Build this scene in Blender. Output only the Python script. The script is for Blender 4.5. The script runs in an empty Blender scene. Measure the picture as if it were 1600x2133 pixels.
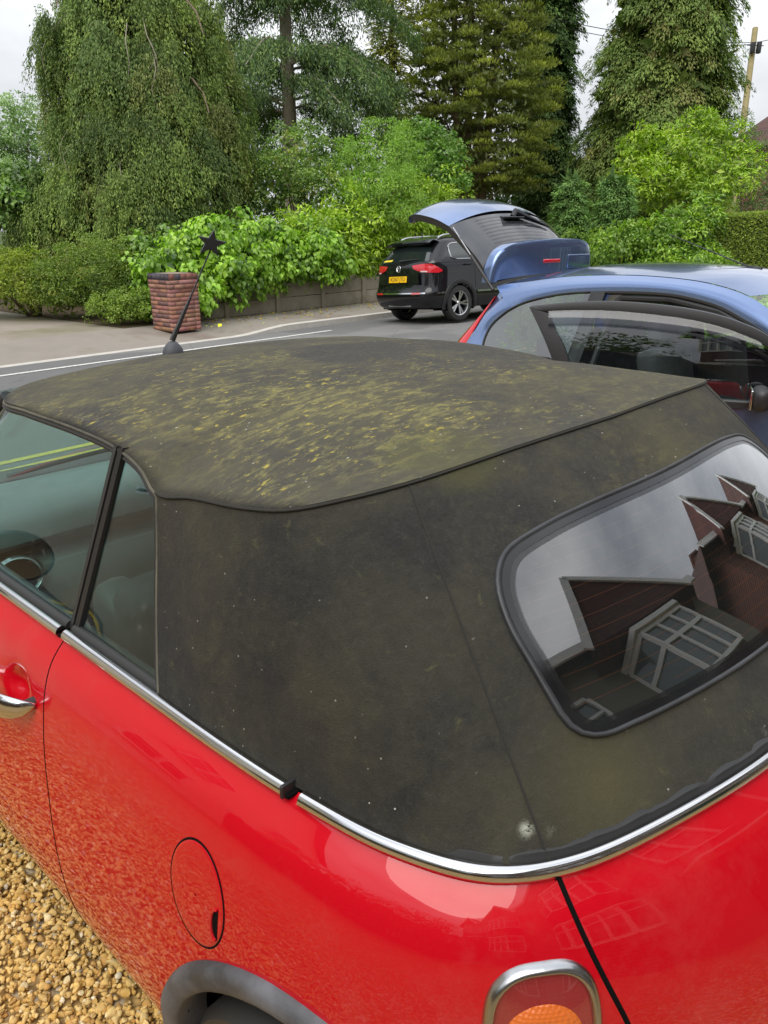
import bpy, bmesh, math, random
import numpy as np
from mathutils import Vector, Matrix, noise
from mathutils.bvhtree import BVHTree

# ------------------------------------------------------------------ camera, sky, sun, exposure
scene = bpy.context.scene
R = math.radians
CAMH = 1.75
PITCH = math.atan((1066 - 475) / 1602.0)
cam_d = bpy.data.cameras.new("camera"); cam = bpy.data.objects.new("camera", cam_d)
scene.collection.objects.link(cam); scene.camera = cam
cam.location = (0, 0, CAMH); cam.rotation_euler = (math.pi/2 - PITCH, 0, 0)
cam_d.sensor_fit = 'HORIZONTAL'; cam_d.sensor_width = 36; cam_d.lens = 36*1602/1600
cam_d.clip_start = 0.05; cam_d.clip_end = 2000
scene.view_settings.view_transform = 'Standard'; scene.view_settings.look = 'None'
scene.view_settings.exposure = 0.62; scene.view_settings.gamma = 1.0

SUN_EL, SUN_AZ = 55, 250          # azimuth measured anticlockwise from +X, where the sun stands
world = bpy.data.worlds.new("World"); scene.world = world; world.use_nodes = True
wn = world.node_tree.nodes; wl = world.node_tree.links; wn.clear()
w_out = wn.new('ShaderNodeOutputWorld'); w_bg = wn.new('ShaderNodeBackground')
w_sky = wn.new('ShaderNodeTexSky'); w_sky.sky_type = 'NISHITA'; w_sky.sun_disc = False
w_sky.sun_elevation = R(SUN_EL); w_sky.sun_rotation = R(90 - SUN_AZ)
w_tc = wn.new('ShaderNodeTexCoord'); w_map = wn.new('ShaderNodeMapping'); w_map.inputs['Scale'].default_value = (1, 1, 2.4)
w_n1 = wn.new('ShaderNodeTexNoise'); w_n1.inputs['Scale'].default_value = 1.7; w_n1.inputs['Detail'].default_value = 7; w_n1.inputs['Roughness'].default_value = .55
w_r1 = wn.new('ShaderNodeValToRGB')
w_r1.color_ramp.elements[0].position = .34; w_r1.color_ramp.elements[0].color = (4.6, 4.95, 5.5, 1)
w_r1.color_ramp.elements[1].position = .66; w_r1.color_ramp.elements[1].color = (10.5, 10.6, 10.8, 1)
w_mix = wn.new('ShaderNodeMix'); w_mix.data_type = 'RGBA'; w_mix.inputs[0].default_value = .92
wl.new(w_tc.outputs['Generated'], w_map.inputs[0]); wl.new(w_map.outputs[0], w_n1.inputs['Vector'])
wl.new(w_n1.outputs[0], w_r1.inputs[0]); wl.new(w_sky.outputs[0], w_mix.inputs[6]); wl.new(w_r1.outputs[0], w_mix.inputs[7])
w_sep = wn.new('ShaderNodeSeparateXYZ'); wl.new(w_tc.outputs['Generated'], w_sep.inputs[0])      # overcast: the zenith is brighter than the horizon
w_gr = wn.new('ShaderNodeMapRange'); w_gr.inputs['From Min'].default_value = 0; w_gr.inputs['From Max'].default_value = 1; w_gr.inputs['To Min'].default_value = .54; w_gr.inputs['To Max'].default_value = 1.5
wl.new(w_sep.outputs[2], w_gr.inputs[0]); w_mul = wn.new('ShaderNodeVectorMath'); w_mul.operation = 'SCALE'; wl.new(w_mix.outputs[2], w_mul.inputs[0]); wl.new(w_gr.outputs[0], w_mul.inputs['Scale'])
wl.new(w_mul.outputs[0], w_bg.inputs[0]); w_bg.inputs[1].default_value = 0.10
wl.new(w_bg.outputs[0], w_out.inputs[0])
sun_d = bpy.data.lights.new("sun", 'SUN'); sun = bpy.data.objects.new("sun", sun_d); scene.collection.objects.link(sun)
sun_d.energy = 1.5; sun_d.angle = R(50); sun_d.color = (1, .95, .88)
sv = Vector((math.cos(R(SUN_EL))*math.cos(R(SUN_AZ)), math.cos(R(SUN_EL))*math.sin(R(SUN_AZ)), math.sin(R(SUN_EL))))
sun.rotation_euler = sv.to_track_quat('Z', 'Y').to_euler()
sun.location = (0, 0, 30)

# ------------------------------------------------------------------ helpers
rng = np.random.default_rng(7); random.seed(7)
COL = scene.collection
def at(x, y, depth):              # the point that far ahead of the camera, used only to survey real positions
    s, c = math.sin(PITCH), math.cos(PITCH); a = (x-800)/1602; b = (1066-y)/1602
    return Vector((a*depth, (c+b*s)*depth, CAMH+(b*c-s)*depth))
def tag(o, label=None, cat=None, group=None, kind=None):
    if label: o['label'] = label
    if cat: o['category'] = cat
    if group: o['group'] = group
    if kind: o['kind'] = kind
    return o
def empty(name, loc=(0, 0, 0), rz=0.0, label=None, cat=None, group=None):
    o = bpy.data.objects.new(name, None); COL.objects.link(o); o.location = loc; o.rotation_euler = (0, 0, rz)
    o.empty_display_size = .1
    return tag(o, label, cat, group)
def mobj(name, verts, faces, mat, parent=None, smooth=True, angle=None):
    me = bpy.data.meshes.new(name)
    me.from_pydata([tuple(map(float, v)) for v in verts], [], [tuple(f) for f in faces]); me.validate()
    if mat is not None: me.materials.append(mat)
    if smooth:
        me.polygons.foreach_set('use_smooth', [True]*len(me.polygons))
        me.set_sharp_from_angle(angle=R(angle if angle else 38))
    o = bpy.data.objects.new(name, me); COL.objects.link(o)
    if parent: o.parent = parent
    return o
class MB:
    def __init__(s): s.v = []; s.f = []
    def add(s, v, f):
        n = len(s.v); s.v += [tuple(p) for p in v]; s.f += [tuple(i+n for i in q) for q in f]; return s
    def box(s, c, d, rz=0, bev=0, rot=None):
        x, y, z = d[0]/2, d[1]/2, d[2]/2
        M = Matrix.Rotation(rz, 3, 'Z') if rot is None else rot
        if bev <= 0:
            vs = [M@Vector(p)+Vector(c) for p in ((-x,-y,-z),(x,-y,-z),(x,y,-z),(-x,y,-z),(-x,-y,z),(x,-y,z),(x,y,z),(-x,y,z))]
            return s.add(vs, [(3,2,1,0),(4,5,6,7),(0,1,5,4),(1,2,6,5),(2,3,7,6),(3,0,4,7)])
        bm = bmesh.new(); bmesh.ops.create_cube(bm, size=1)
        for v in bm.verts: v.co = Vector((v.co.x*d[0], v.co.y*d[1], v.co.z*d[2]))
        bmesh.ops.bevel(bm, geom=bm.edges[:], offset=bev, segments=3, affect='EDGES', profile=.5)
        bm.verts.index_update()
        s.add([M@v.co+Vector(c) for v in bm.verts], [[v.index for v in f.verts] for f in bm.faces]); bm.free(); return s
    def tube(s, pts, r, n=8, cap=True):
        pts = [Vector(p) for p in pts]; k = len(pts); rr = r if hasattr(r, '__len__') else [r]*k
        vs = []; prev = None
        for i, p in enumerate(pts):
            t = (pts[min(i+1, k-1)]-pts[max(i-1, 0)]).normalized()
            if prev is None:
                a = Vector((0, 0, 1)) if abs(t.z) < .9 else Vector((1, 0, 0)); x = t.cross(a).normalized()
            else: x = (prev - t*prev.dot(t)).normalized()
            prev = x; y = t.cross(x)
            vs += [p + (x*math.cos(2*math.pi*j/n)+y*math.sin(2*math.pi*j/n))*rr[i] for j in range(n)]
        fs = [(i*n+j, i*n+(j+1) % n, (i+1)*n+(j+1) % n, (i+1)*n+j) for i in range(k-1) for j in range(n)]
        if cap: fs += [tuple(range(n))[::-1], tuple(range((k-1)*n, k*n))]
        return s.add(vs, fs)
    def grid(s, G, flip=False, close=False):      # G[i][j] points
        a, b = len(G), len(G[0]); vs = [p for row in G for p in row]; fs = []
        for i in range(a-1):
            for j in range(b if close else b-1):
                q = (i*b+j, (i+1)*b+j, (i+1)*b+(j+1) % b, i*b+(j+1) % b); fs.append(q[::-1] if flip else q)
        return s.add(vs, fs)
    def lathe(s, prof, M=None, n=24):             # prof (r, h) about local Z
        M = M or Matrix.Identity(4)
        G = [[M@Vector((r*math.cos(2*math.pi*j/n), r*math.sin(2*math.pi*j/n), h)) for j in range(n)] for r, h in prof]
        return s.grid(G, close=True)
    def prism(s, poly, h, M=None):                # poly in local XY, thickness h along Z
        M = M or Matrix.Identity(4); k = len(poly)
        vs = [M@Vector((x, y, 0)) for x, y in poly]+[M@Vector((x, y, h)) for x, y in poly]
        return s.add(vs, [tuple(range(k))[::-1], tuple(range(k, 2*k))]+[(i, (i+1) % k, k+(i+1) % k, k+i) for i in range(k)])
    def build(s, name, mat, parent=None, smooth=True, angle=None): return mobj(name, s.v, s.f, mat, parent, smooth, angle)
def frame(o, x, y, z):            # matrix with given axes
    M = Matrix.Identity(4)
    for i in range(3): M[i][0], M[i][1], M[i][2], M[i][3] = x[i], y[i], z[i], o[i]
    return M
def crom(pts, n, closed=False):   # Catmull-Rom through points, about n samples, evenly spaced
    P = [np.array(p, float) for p in pts]; k = len(P); out = []
    seg = k if closed else k-1
    for i in range(seg):
        if closed: p0, p1, p2, p3 = P[i-1], P[i], P[(i+1) % k], P[(i+2) % k]
        else:
            p1, p2 = P[i], P[i+1]
            p0 = P[i-1] if i > 0 else 2*p1-p2; p3 = P[i+2] if i+2 < k else 2*p2-p1
        d1 = max(np.linalg.norm(p1-p0), 1e-6)**.5; d2 = max(np.linalg.norm(p2-p1), 1e-6)**.5; d3 = max(np.linalg.norm(p3-p2), 1e-6)**.5
        m1 = d2*((p1-p0)/d1-(p2-p0)/(d1+d2)+(p2-p1)/d2); m2 = d2*((p2-p1)/d2-(p3-p1)/(d2+d3)+(p3-p2)/d3)
        for t in np.linspace(0, 1, 24, endpoint=False):
            h = (2*t**3-3*t**2+1, t**3-2*t**2+t, -2*t**3+3*t**2, t**3-t**2)
            out.append(h[0]*p1+h[1]*m1+h[2]*p2+h[3]*m2)
    if not closed: out.append(P[-1])
    else: out.append(P[0])
    out = np.array(out); L = np.concatenate([[0], np.cumsum(np.linalg.norm(np.diff(out, axis=0), axis=1))])
    s = np.linspace(0, L[-1], n+1 if closed else n)
    r = np.stack([np.interp(s, L, out[:, j]) for j in range(out.shape[1])], 1)
    return r[:-1] if closed else r
def interp(x, xs, ys): return float(np.interp(x, xs, ys))
def sm(t): t = min(max(t, 0), 1); return t*t*(3-2*t)
def bvh_of(*objs):
    vs, fs = [], []
    for o in objs:
        n = len(vs); vs += [v.co.copy() for v in o.data.vertices]; fs += [[i+n for i in p.vertices] for p in o.data.polygons]
    return BVHTree.FromPolygons(vs, fs)
def text_mesh(body, size, depth=.002):   # letters as mesh data (verts, faces) in local XY
    c = bpy.data.curves.new('t', 'FONT'); c.body = body; c.size = size; c.extrude = depth; c.align_x = 'CENTER'; c.align_y = 'CENTER'
    o = bpy.data.objects.new('t', c); COL.objects.link(o); dg = bpy.context.evaluated_depsgraph_get()
    me = bpy.data.meshes.new_from_object(o.evaluated_get(dg)); v = [tuple(p.co) for p in me.vertices]; f = [tuple(p.vertices) for p in me.polygons]
    bpy.data.objects.remove(o); bpy.data.meshes.remove(me); return v, f

# ------------------------------------------------------------------ materials
def mat(name, col=(.5, .5, .5), rough=.5, metal=0., coat=0., coatr=.03, spec=.5, sheen=0., emis=None, alpha=1.):
    m = bpy.data.materials.new(name); m.use_nodes = True; b = m.node_tree.nodes['Principled BSDF']
    b.inputs['Base Color'].default_value = (*col, 1); b.inputs['Roughness'].default_value = rough; b.inputs['Metallic'].default_value = metal
    b.inputs['Coat Weight'].default_value = coat; b.inputs['Coat Roughness'].default_value = coatr; b.inputs['Specular IOR Level'].default_value = spec
    b.inputs['Sheen Weight'].default_value = sheen; b.inputs['Alpha'].default_value = alpha
    return m
class NT:                          # small node helper
    def __init__(s, m): s.m = m; s.n = m.node_tree.nodes; s.l = m.node_tree.links; s.b = s.n['Principled BSDF']
    def new(s, t, **k):
        x = s.n.new(t)
        for a, v in k.items(): setattr(x, a, v)
        return x
    def coord(s, scale=(1, 1, 1), rot=(0, 0, 0), out='Object'):
        tc = s.new('ShaderNodeTexCoord'); mp = s.new('ShaderNodeMapping'); mp.inputs['Scale'].default_value = scale; mp.inputs['Rotation'].default_value = rot
        s.l.new(tc.outputs[out], mp.inputs[0]); return mp.outputs[0]
    def noise(s, vec, scale=5, detail=4, rough=.5, dist=0):
        x = s.new('ShaderNodeTexNoise'); x.inputs['Scale'].default_value = scale; x.inputs['Detail'].default_value = detail
        x.inputs['Roughness'].default_value = rough; x.inputs['Distortion'].default_value = dist; s.l.new(vec, x.inputs['Vector']); return x.outputs[0]
    def voro(s, vec, scale=5, feature='F1', out='Distance', rnd=1):
        x = s.new('ShaderNodeTexVoronoi', feature=feature); x.inputs['Scale'].default_value = scale; x.inputs['Randomness'].default_value = rnd
        s.l.new(vec, x.inputs['Vector']); return x.outputs[out]
    def ramp(s, fac, stops):
        x = s.new('ShaderNodeValToRGB'); e = x.color_ramp.elements
        while len(e) < len(stops): e.new(.5)
        for i, (p, c) in enumerate(stops):
            e[i].position = p; e[i].color = (*(c if hasattr(c, '__len__') else (c, c, c)), 1)
        s.l.new(fac, x.inputs[0]); return x.outputs[0]
    def mix(s, fac, a, b, blend='MIX'):
        x = s.new('ShaderNodeMix', data_type='RGBA', blend_type=blend)
        for sock, v in ((0, fac), (6, a), (7, b)):
            if hasattr(v, 'is_linked') or hasattr(v, 'links'): s.l.new(v, x.inputs[sock])
            elif hasattr(v, '__len__'): x.inputs[sock].default_value = (*v[:3], 1)
            else: x.inputs[sock].default_value = v
        return x.outputs[2]
    def math(s, op, a, b=0.):
        x = s.new('ShaderNodeMath', operation=op)
        for i, v in enumerate((a, b)):
            if hasattr(v, 'links'): s.l.new(v, x.inputs[i])
            else: x.inputs[i].default_value = v
        return x.outputs[0]
    def bump(s, h, strength=.3, dist=.01):
        x = s.new('ShaderNodeBump'); x.inputs['Strength'].default_value = strength; x.inputs['Distance'].default_value = dist
        s.l.new(h, x.inputs['Height']); s.l.new(x.outputs[0], s.b.inputs['Normal']); return x
    def col(s, c): s.l.new(c, s.b.inputs['Base Color'])
    def rough(s, c): s.l.new(c, s.b.inputs['Roughness'])

def paint(name, col, flake=0., dirt=.0):
    m = mat(name, col, .5 if not flake else .24, 0.0 if flake == 0 else .8, 1., .02, spec=.5 if flake else .08); t = NT(m)
    v = t.coord(); n = t.noise(v, 2.5, 5, .6)
    t.col(t.mix(t.math('MULTIPLY', n, .12), col, tuple(c*.8+.01 for c in col)))
    if dirt:
        dm = t.ramp(t.noise(v, 5, 7, .75), [(.52, 0.), (.72, .05)]); t.col(t.mix(dm, col, (.42, .36, .30)))
        d = t.ramp(t.noise(v, 160, 2, .6), [(.70, 0.), (.78, 1.)]); d = t.math('MULTIPLY', d, dirt)
        t.l.new(t.math('ADD', t.math('MULTIPLY', d, .5), .02), t.b.inputs['Coat Roughness'])
    return m
M_red = paint('red_paint', (.50, .0006, .009), 0, .2)
M_blue = paint('blue_metallic_paint', (.15, .225, .41), .8)
M_black = paint('black_paint', (.006, .006, .008))
M_chrome = mat('chrome', (.58, .58, .59), .12, 1.)
M_satin = mat('satin_metal', (.55, .56, .57), .28, 1.)
M_rubber = mat('black_rubber', (.022, .022, .022), .55)
M_gap = mat('gap_black', (.004, .004, .004), .9, spec=.1)
M_blackgloss = mat('black_gloss', (.008, .008, .009), .12)
M_blackplastic = mat('black_plastic', (.02, .02, .021), .45)
def plastic(name, c0, c1, rough=.6):
    m = mat(name, c0, rough); t = NT(m); v = t.coord(); t.col(t.ramp(t.noise(v, 9, 5, .6), [(.35, c0), (.65, c1)]))
    t.rough(t.ramp(t.noise(v, 14, 4, .6), [(.3, rough-.12), (.7, rough+.12)])); t.bump(t.noise(v, 420, 2), .15, .002); return m
M_arch = plastic('weathered_arch_plastic', (.045, .046, .05), (.13, .135, .15), .6)
M_int = plastic('interior_plastic', (.05, .058, .058), (.065, .072, .072), .5)
M_dash = plastic('dash_top', (.17, .195, .195), (.20, .225, .225), .5)
M_seat = plastic('seat_cloth', (.035, .04, .042), (.05, .055, .058), .8)
M_red_lamp = mat('red_lamp', (.55, .01, .02), .08, coat=1.)
M_white = mat('white_upvc', (.78, .78, .76), .35)

def glass(name, tint, refl=1.0, ior=1.5, dirt=0.):
    m = bpy.data.materials.new(name); m.use_nodes = True; n = m.node_tree.nodes; l = m.node_tree.links; n.clear()
    o = n.new('ShaderNodeOutputMaterial'); mx = n.new('ShaderNodeMixShader'); tr = n.new('ShaderNodeBsdfTransparent'); gl = n.new('ShaderNodeBsdfGlossy')
    fr = n.new('ShaderNodeFresnel'); gb = n.new('ShaderNodeNewGeometry'); io = n.new('ShaderNodeMapRange'); io.inputs['To Min'].default_value = ior; io.inputs['To Max'].default_value = 1/ior
    l.new(gb.outputs['Backfacing'], io.inputs[0]); l.new(io.outputs[0], fr.inputs[0]); mu = n.new('ShaderNodeMath'); mu.operation = 'MULTIPLY'; mu.inputs[1].default_value = refl; mu.use_clamp = True
    tr.inputs[0].default_value = (*tint, 1); gl.inputs['Roughness'].default_value = 0.003; gl.inputs[0].default_value = (1, 1, 1, 1)
    l.new(fr.outputs[0], mu.inputs[0]); l.new(mu.outputs[0], mx.inputs[0]); l.new(tr.outputs[0], mx.inputs[1]); l.new(gl.outputs[0], mx.inputs[2])
    last = mx.outputs[0]
    if dirt:
        tc = n.new('ShaderNodeTexCoord'); nz = n.new('ShaderNodeTexNoise'); nz.inputs['Scale'].default_value = 38; nz.inputs['Detail'].default_value = 6; nz.inputs['Roughness'].default_value = .7
        nz2 = n.new('ShaderNodeTexNoise'); nz2.inputs['Scale'].default_value = 4
        rp = n.new('ShaderNodeValToRGB'); rp.color_ramp.elements[0].position = .64; rp.color_ramp.elements[0].color = (dirt*.12,)*3+(1,); rp.color_ramp.elements[1].position = .72; rp.color_ramp.elements[1].color = (dirt,)*3+(1,)
        ad = n.new('ShaderNodeMath'); ad.operation = 'MULTIPLY_ADD'; ad.inputs[1].default_value = .5; 
        l.new(tc.outputs['Object'], nz.inputs['Vector']); l.new(tc.outputs['Object'], nz2.inputs['Vector'])
        l.new(nz2.outputs[0], ad.inputs[0]); l.new(nz.outputs[0], ad.inputs[2])
        sb = n.new('ShaderNodeMath'); sb.operation = 'SUBTRACT'; sb.inputs[1].default_value = .25; l.new(ad.outputs[0], sb.inputs[0]); l.new(sb.outputs[0], rp.inputs[0])
        df = n.new('ShaderNodeBsdfDiffuse'); df.inputs[0].default_value = (.55, .57, .55, 1); m2 = n.new('ShaderNodeMixShader')
        l.new(rp.outputs[0], m2.inputs[0]); l.new(last, m2.inputs[1]); l.new(df.outputs[0], m2.inputs[2]); last = m2.outputs[0]
    l.new(last, o.inputs[0]); return m
M_glass = glass('side_glass', (.54, .76, .71), 1.0, 1.5, .07)
M_glass_rear = glass('rear_glass', (.30, .34, .33), 2.6, 1.6, .05)
M_glass_dark = glass('privacy_glass', (.10, .13, .13), 3.2, 1.55)
M_glass_clear = glass('clear_glass', (.70, .82, .79), 1.5, 1.5)

def m_fabric():
    m = mat('soft_top_canvas', (.03, .03, .028), .95, spec=.12, sheen=.04); t = NT(m)
    v = t.coord(); vx = t.coord((1.3, .62, 1.3), (0, 0, R(-8)))
    big = t.noise(v, 1.7, 5, .6, .6); mid = t.noise(v, 7., 7, .68, .5); fine = t.noise(v, 75, 6, .75); felt = t.noise(v, 330, 3, .7)
    base = t.ramp(t.math('ADD', t.math('MULTIPLY', fine, .5), t.math('MULTIPLY', felt, .5)), [(.30, (.016, .016, .0155)), (.55, (.031, .030, .028)), (.75, (.060, .057, .051))])
    geo = t.new('ShaderNodeNewGeometry'); sep = t.new('ShaderNodeSeparateXYZ'); t.l.new(geo.outputs['Normal'], sep.inputs[0])
    up = t.ramp(sep.outputs[2], [(.72, 0.), (.96, 1.)])           # algae and lichen settle on the flat of the roof
    def spot(c, r0, r1, amp=.16):
        d = t.new('ShaderNodeVectorMath', operation='DISTANCE'); t.l.new(v, d.inputs[0]); d.inputs[1].default_value = c
        x = t.math('ADD', d.outputs['Value'], t.math('MULTIPLY', t.math('SUBTRACT', mid, .5), amp)); return t.ramp(x, [(r0, 1.), (r1, 0.)])
    clean = t.math('MULTIPLY', spot((1.72, -.05, 1.42), .13, .19), .9)      # a wiped darker patch on the crown
    alg = t.math('MULTIPLY', t.ramp(t.math('ADD', t.math('MULTIPLY', big, .5), t.math('MULTIPLY', mid, .5)), [(.40, .0), (.62, 1.)]), t.math('ADD', t.math('MULTIPLY', up, .42), .36))
    alg = t.math('MULTIPLY', alg, t.math('SUBTRACT', 1., clean))
    base = t.mix(t.math('MULTIPLY', up, .55), base, t.ramp(fine, [(.3, (.050, .048, .044)), (.7, (.098, .094, .084))]))      # paler where the canvas faces up
    c = t.mix(alg, base, (.104, .095, .056))
    speck = t.math('ADD', t.math('MULTIPLY', t.noise(vx, 34, 7, .75, .4), .74), t.math('MULTIPLY', big, .26))
    ye = t.math('MULTIPLY', t.ramp(speck, [(.50, 0.), (.64, 1.)]), t.math('ADD', t.math('MULTIPLY', up, .72), .07)); ye = t.math('MULTIPLY', ye, t.math('SUBTRACT', 1., clean))
    zone = t.ramp(t.math('ADD', t.noise(v, 3.1, 3, .6), t.math('MULTIPLY', spot((1.45, .12, 1.42), .30, .62), .16)), [(.50, 0.), (.66, 1.)])
    c = t.mix(t.math('MULTIPLY', ye, t.math('ADD', t.math('MULTIPLY', zone, .75), .38)), c, (.235, .215, .080))
    ly = t.math('MULTIPLY', t.math('MULTIPLY', t.ramp(t.noise(vx, 62, 5, .65), [(.60, 0.), (.66, 1.)]), zone), up); ly = t.math('MULTIPLY', ly, t.math('SUBTRACT', 1., clean))
    c = t.mix(t.math('MULTIPLY', ly, .66), c, (.46, .38, .07))
    c = t.mix(t.math('MULTIPLY', spot((.985, .37, 1.385), .075, .115), .34), c, (.105, .105, .035))      # green algae patches
    c = t.mix(t.math('MULTIPLY', spot((.545, .50, 1.02), .0, .12), .42), c, (.120, .110, .045))
    c = t.mix(t.math('MULTIPLY', spot((.80, -.10, 1.31), .02, .14), .25), c, (.11, .10, .04))
    for c_ in ((.585, .585, .975), (.455, .33, .985), (.47, .36, .99), (.435, .22, .985), (.60, .61, .99)):
        c = t.mix(t.math('MULTIPLY', t.math('MULTIPLY', spot(c_, .004, .013, .015), t.ramp(t.noise(v, 130, 4, .7), [(.42, 0.), (.5, 1.)])), .8), c, (.45, .46, .38))
    n2 = t.noise(v, 23, 5, .7, .8); c = t.mix(t.math('MULTIPLY', t.ramp(n2, [(.62, 0.), (.74, 1.)]), .42), c, (.13, .125, .055))
    for sc_, vv, th, lo, hi, w_ in ((40, vx, .84, .05, .09, .85), (70, v, .91, .07, .13, .6)):
        vo = t.voro(vv, sc_, 'F1', 'Distance'); vc = t.voro(vv, sc_, 'F1', 'Color'); sc = t.new('ShaderNodeSeparateColor'); t.l.new(vc, sc.inputs[0])
        spk = t.math('MULTIPLY', t.ramp(vo, [(lo, 1.), (hi, 0.)]), t.ramp(sc.outputs[0], [(th, 0.), (th+.02, 1.)])); spk = t.math('MULTIPLY', spk, t.ramp(t.noise(v, 4.3, 3, .6), [(.38, .2), (.52, 1.)])); c = t.mix(t.math('MULTIPLY', spk, w_), c, (.52, .51, .45))
    t.col(c); b = t.math('ADD', t.math('MULTIPLY', felt, 1.), t.math('MULTIPLY', fine, 1.)); t.bump(b, .55, .004)
    return m
M_fabric = m_fabric()

# ------------------------------------------------------------------ the red convertible
HD = R(136.5)
fwv = Vector((math.cos(HD), math.sin(HD), 0)); lfv = Vector((-math.sin(HD), math.cos(HD), 0))
car = empty('convertible_car', tuple(-0.17*fwv - 1.316*lfv), HD, 'bright red convertible with a raised algae-stained black fabric roof on the gravel', 'car')
WID = 1.19
car.location = tuple(-0.17*fwv - (1.316+.140)*lfv); car.scale = (1, WID, 1)
def mir(L): return [(p[0], -p[1]) + tuple(p[2:]) for p in L]
# belt line in plan, nose to tail (u forward, v left, z top)
half = [(3.60,0,.68),(3.56,.30,.685),(3.40,.56,.72),(3.10,.70,.80),(2.75,.735,.905),(2.40,.742,.948),(1.99,.738,.95),(1.60,.735,.95),(1.31,.733,.95),(1.08,.73,.95),(.91,.722,.95),(.73,.70,.95),(.61,.655,.95),(.545,.583,.95),(.475,.409,.95),(.425,.205,.95),(.415,0,.95)]
NS = 361
ringL = crom(half, NS)
def normals2(P):
    d = np.gradient(P[:, :2], axis=0); d /= np.linalg.norm(d, axis=1)[:, None]
    return np.stack([-d[:, 1], d[:, 0]], 1)*1.0
nrm = normals2(ringL)
if nrm[200, 1] < 0: nrm = -nrm
ringL[0, 1] = 0; nrm[0] = (1, 0); nrm[-1] = (-1, 0)
LV = [0, .02, .05, .10, .16, .23, .32, .42, .52, .62, .70, .76]
SIDE = [0, .022, .046, .066, .080, .090, .098, .104, .104, .094, .070, .035]
REAR = [0, .026, .060, .098, .135, .165, .190, .215, .235, .235, .20, .14]
FRNT = [0, .012, .030, .055, .070, .080, .090, .10, .105, .10, .08, .04]
lev = crom([(a,) + (b, c, d) for a, b, c, d in zip(LV, SIDE, REAR, FRNT)], 44)
def gapdoor(z): return interp(z, [.17, .38, .63, .79, .90, .955], [1.548, 1.560, 1.582, 1.600, 1.622, 1.638])
KBI = [0]
def body_pt(k, j, side=1):
    d, s0, r0, f0 = lev[j]; KB_ = KBI[0]
    if KB_ and abs(k-KB_) < 16 and k < len(ringL)-1:      # the boot edge leans inwards towards the bumper
        q = k+min(d/.19, 1.0)*5.2*math.cos((k-KB_)/16*math.pi/2)**2; k0 = min(int(q), len(ringL)-2); fr_q = q-k0
        u, v, zt = ringL[k0]*(1-fr_q)+ringL[k0+1]*fr_q; n = nrm[k0]*(1-fr_q)+nrm[k0+1]*fr_q
    else: u, v, zt = ringL[k]; n = nrm[k]
    wr = sm((.62-u)/.22); wf = sm((u-2.9)/.5)
    off = s0*(1-wr)*(1-wf)+r0*wr+f0*wf
    z = zt - d*(zt-.18)/.77
    u2 = u + n[0]*off; v2 = v + n[1]*off
    if 1.1 < u < 2.2 and v > .3: u2 += (gapdoor(z)-ringL[KD][0])*math.cos((u-ringL[KD][0])/(.56 if u > ringL[KD][0] else .56)*math.pi/2)**2 if abs(u-ringL[KD][0]) < .56 else 0
    if side > 0 and 1.55 < u2 < 1.95:   # finger recess behind the door handle
        v2 -= .024*math.exp(-(((u2-1.735)/.048)**2+((z-.812)/.034)**2)**2)
    return Vector((u2, v2*side, z))
KD = int(np.argmin(np.abs(ringL[:, 0]-1.60)+(ringL[:, 1] < .3)*9))
KF = int(np.argmin(np.abs(ringL[:, 0]-2.74)+(ringL[:, 1] < .3)*9))
KB = int(np.argmin(np.abs(ringL[:, 1]-.600)+(ringL[:, 0] > 1)*9))
KBI[0] = KB
WR, WF, WZ = .80, 3.02, .315       # wheel centres
def in_arch(p, r=.338):
    return any((p[0]-c)**2+(p[2]-WZ)**2 < r*r for c in (WR, WF)) and abs(p[1]) > .5
def body_panel(name, cols, side, flange=(True, True), mat_=M_red, parent=car, gap=.0022, span=None):
    G = [[body_pt(k, j, side) for j in range(len(lev))] for k in cols]
    if span: G = G
    def inset(A, B):                  # first column pulled back from the gap
        for j in range(len(A)):
            d = (B[j]-A[j]); A[j] = A[j] + d.normalized()*gap
    if flange[0]: inset(G[0], G[1])
    if flange[1]: inset(G[-1], G[-2])
    mb = MB(); a, b = len(G), len(G[0]); vs = [p for r in G for p in r]; fs = []
    for i in range(a-1):
        for j in range(b-1):
            c = (G[i][j]+G[i+1][j+1])/2
            if in_arch(c): continue
            q = (i*b+j, i*b+j+1, (i+1)*b+j+1, (i+1)*b+j); fs.append(q if side > 0 else q[::-1])
    mb.add(vs, fs)
    for e, idx, nb in ((flange[0], 0, 1), (flange[1], a-1, a-2)):
        if not e: continue
        row = G[idx]; inn = []
        for j in range(b):
            t = row[min(j+1, b-1)]-row[max(j-1, 0)]; d = G[nb][j]-row[j]; n = t.cross(d).normalized()
            if n.dot(Vector((row[j].x-1.9, row[j].y, 0))) > 0: n = -n
            inn.append(row[j]+n*.014)
        mid = [row[j]+(inn[j]-row[j])*.12 for j in range(b)]
        mb.grid([row, mid, inn])
    return mb.build(name, mat_, parent, True, 50)
ncol = len(ringL)
boot_cols = list(range(KB, ncol))
body = body_panel('body', range(KD, KB+1), 1)
for s in (1, -1):
    if s < 0: body_r = body_panel('rear_wing', range(KD, KB+1), -1)
    w = body_panel('front_wing', range(0, KF+1), s, (False, True))
    dr = body_panel('door', range(KF, KD+1), s)
    if s > 0: door_l = dr
    else: door_r = dr
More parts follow.
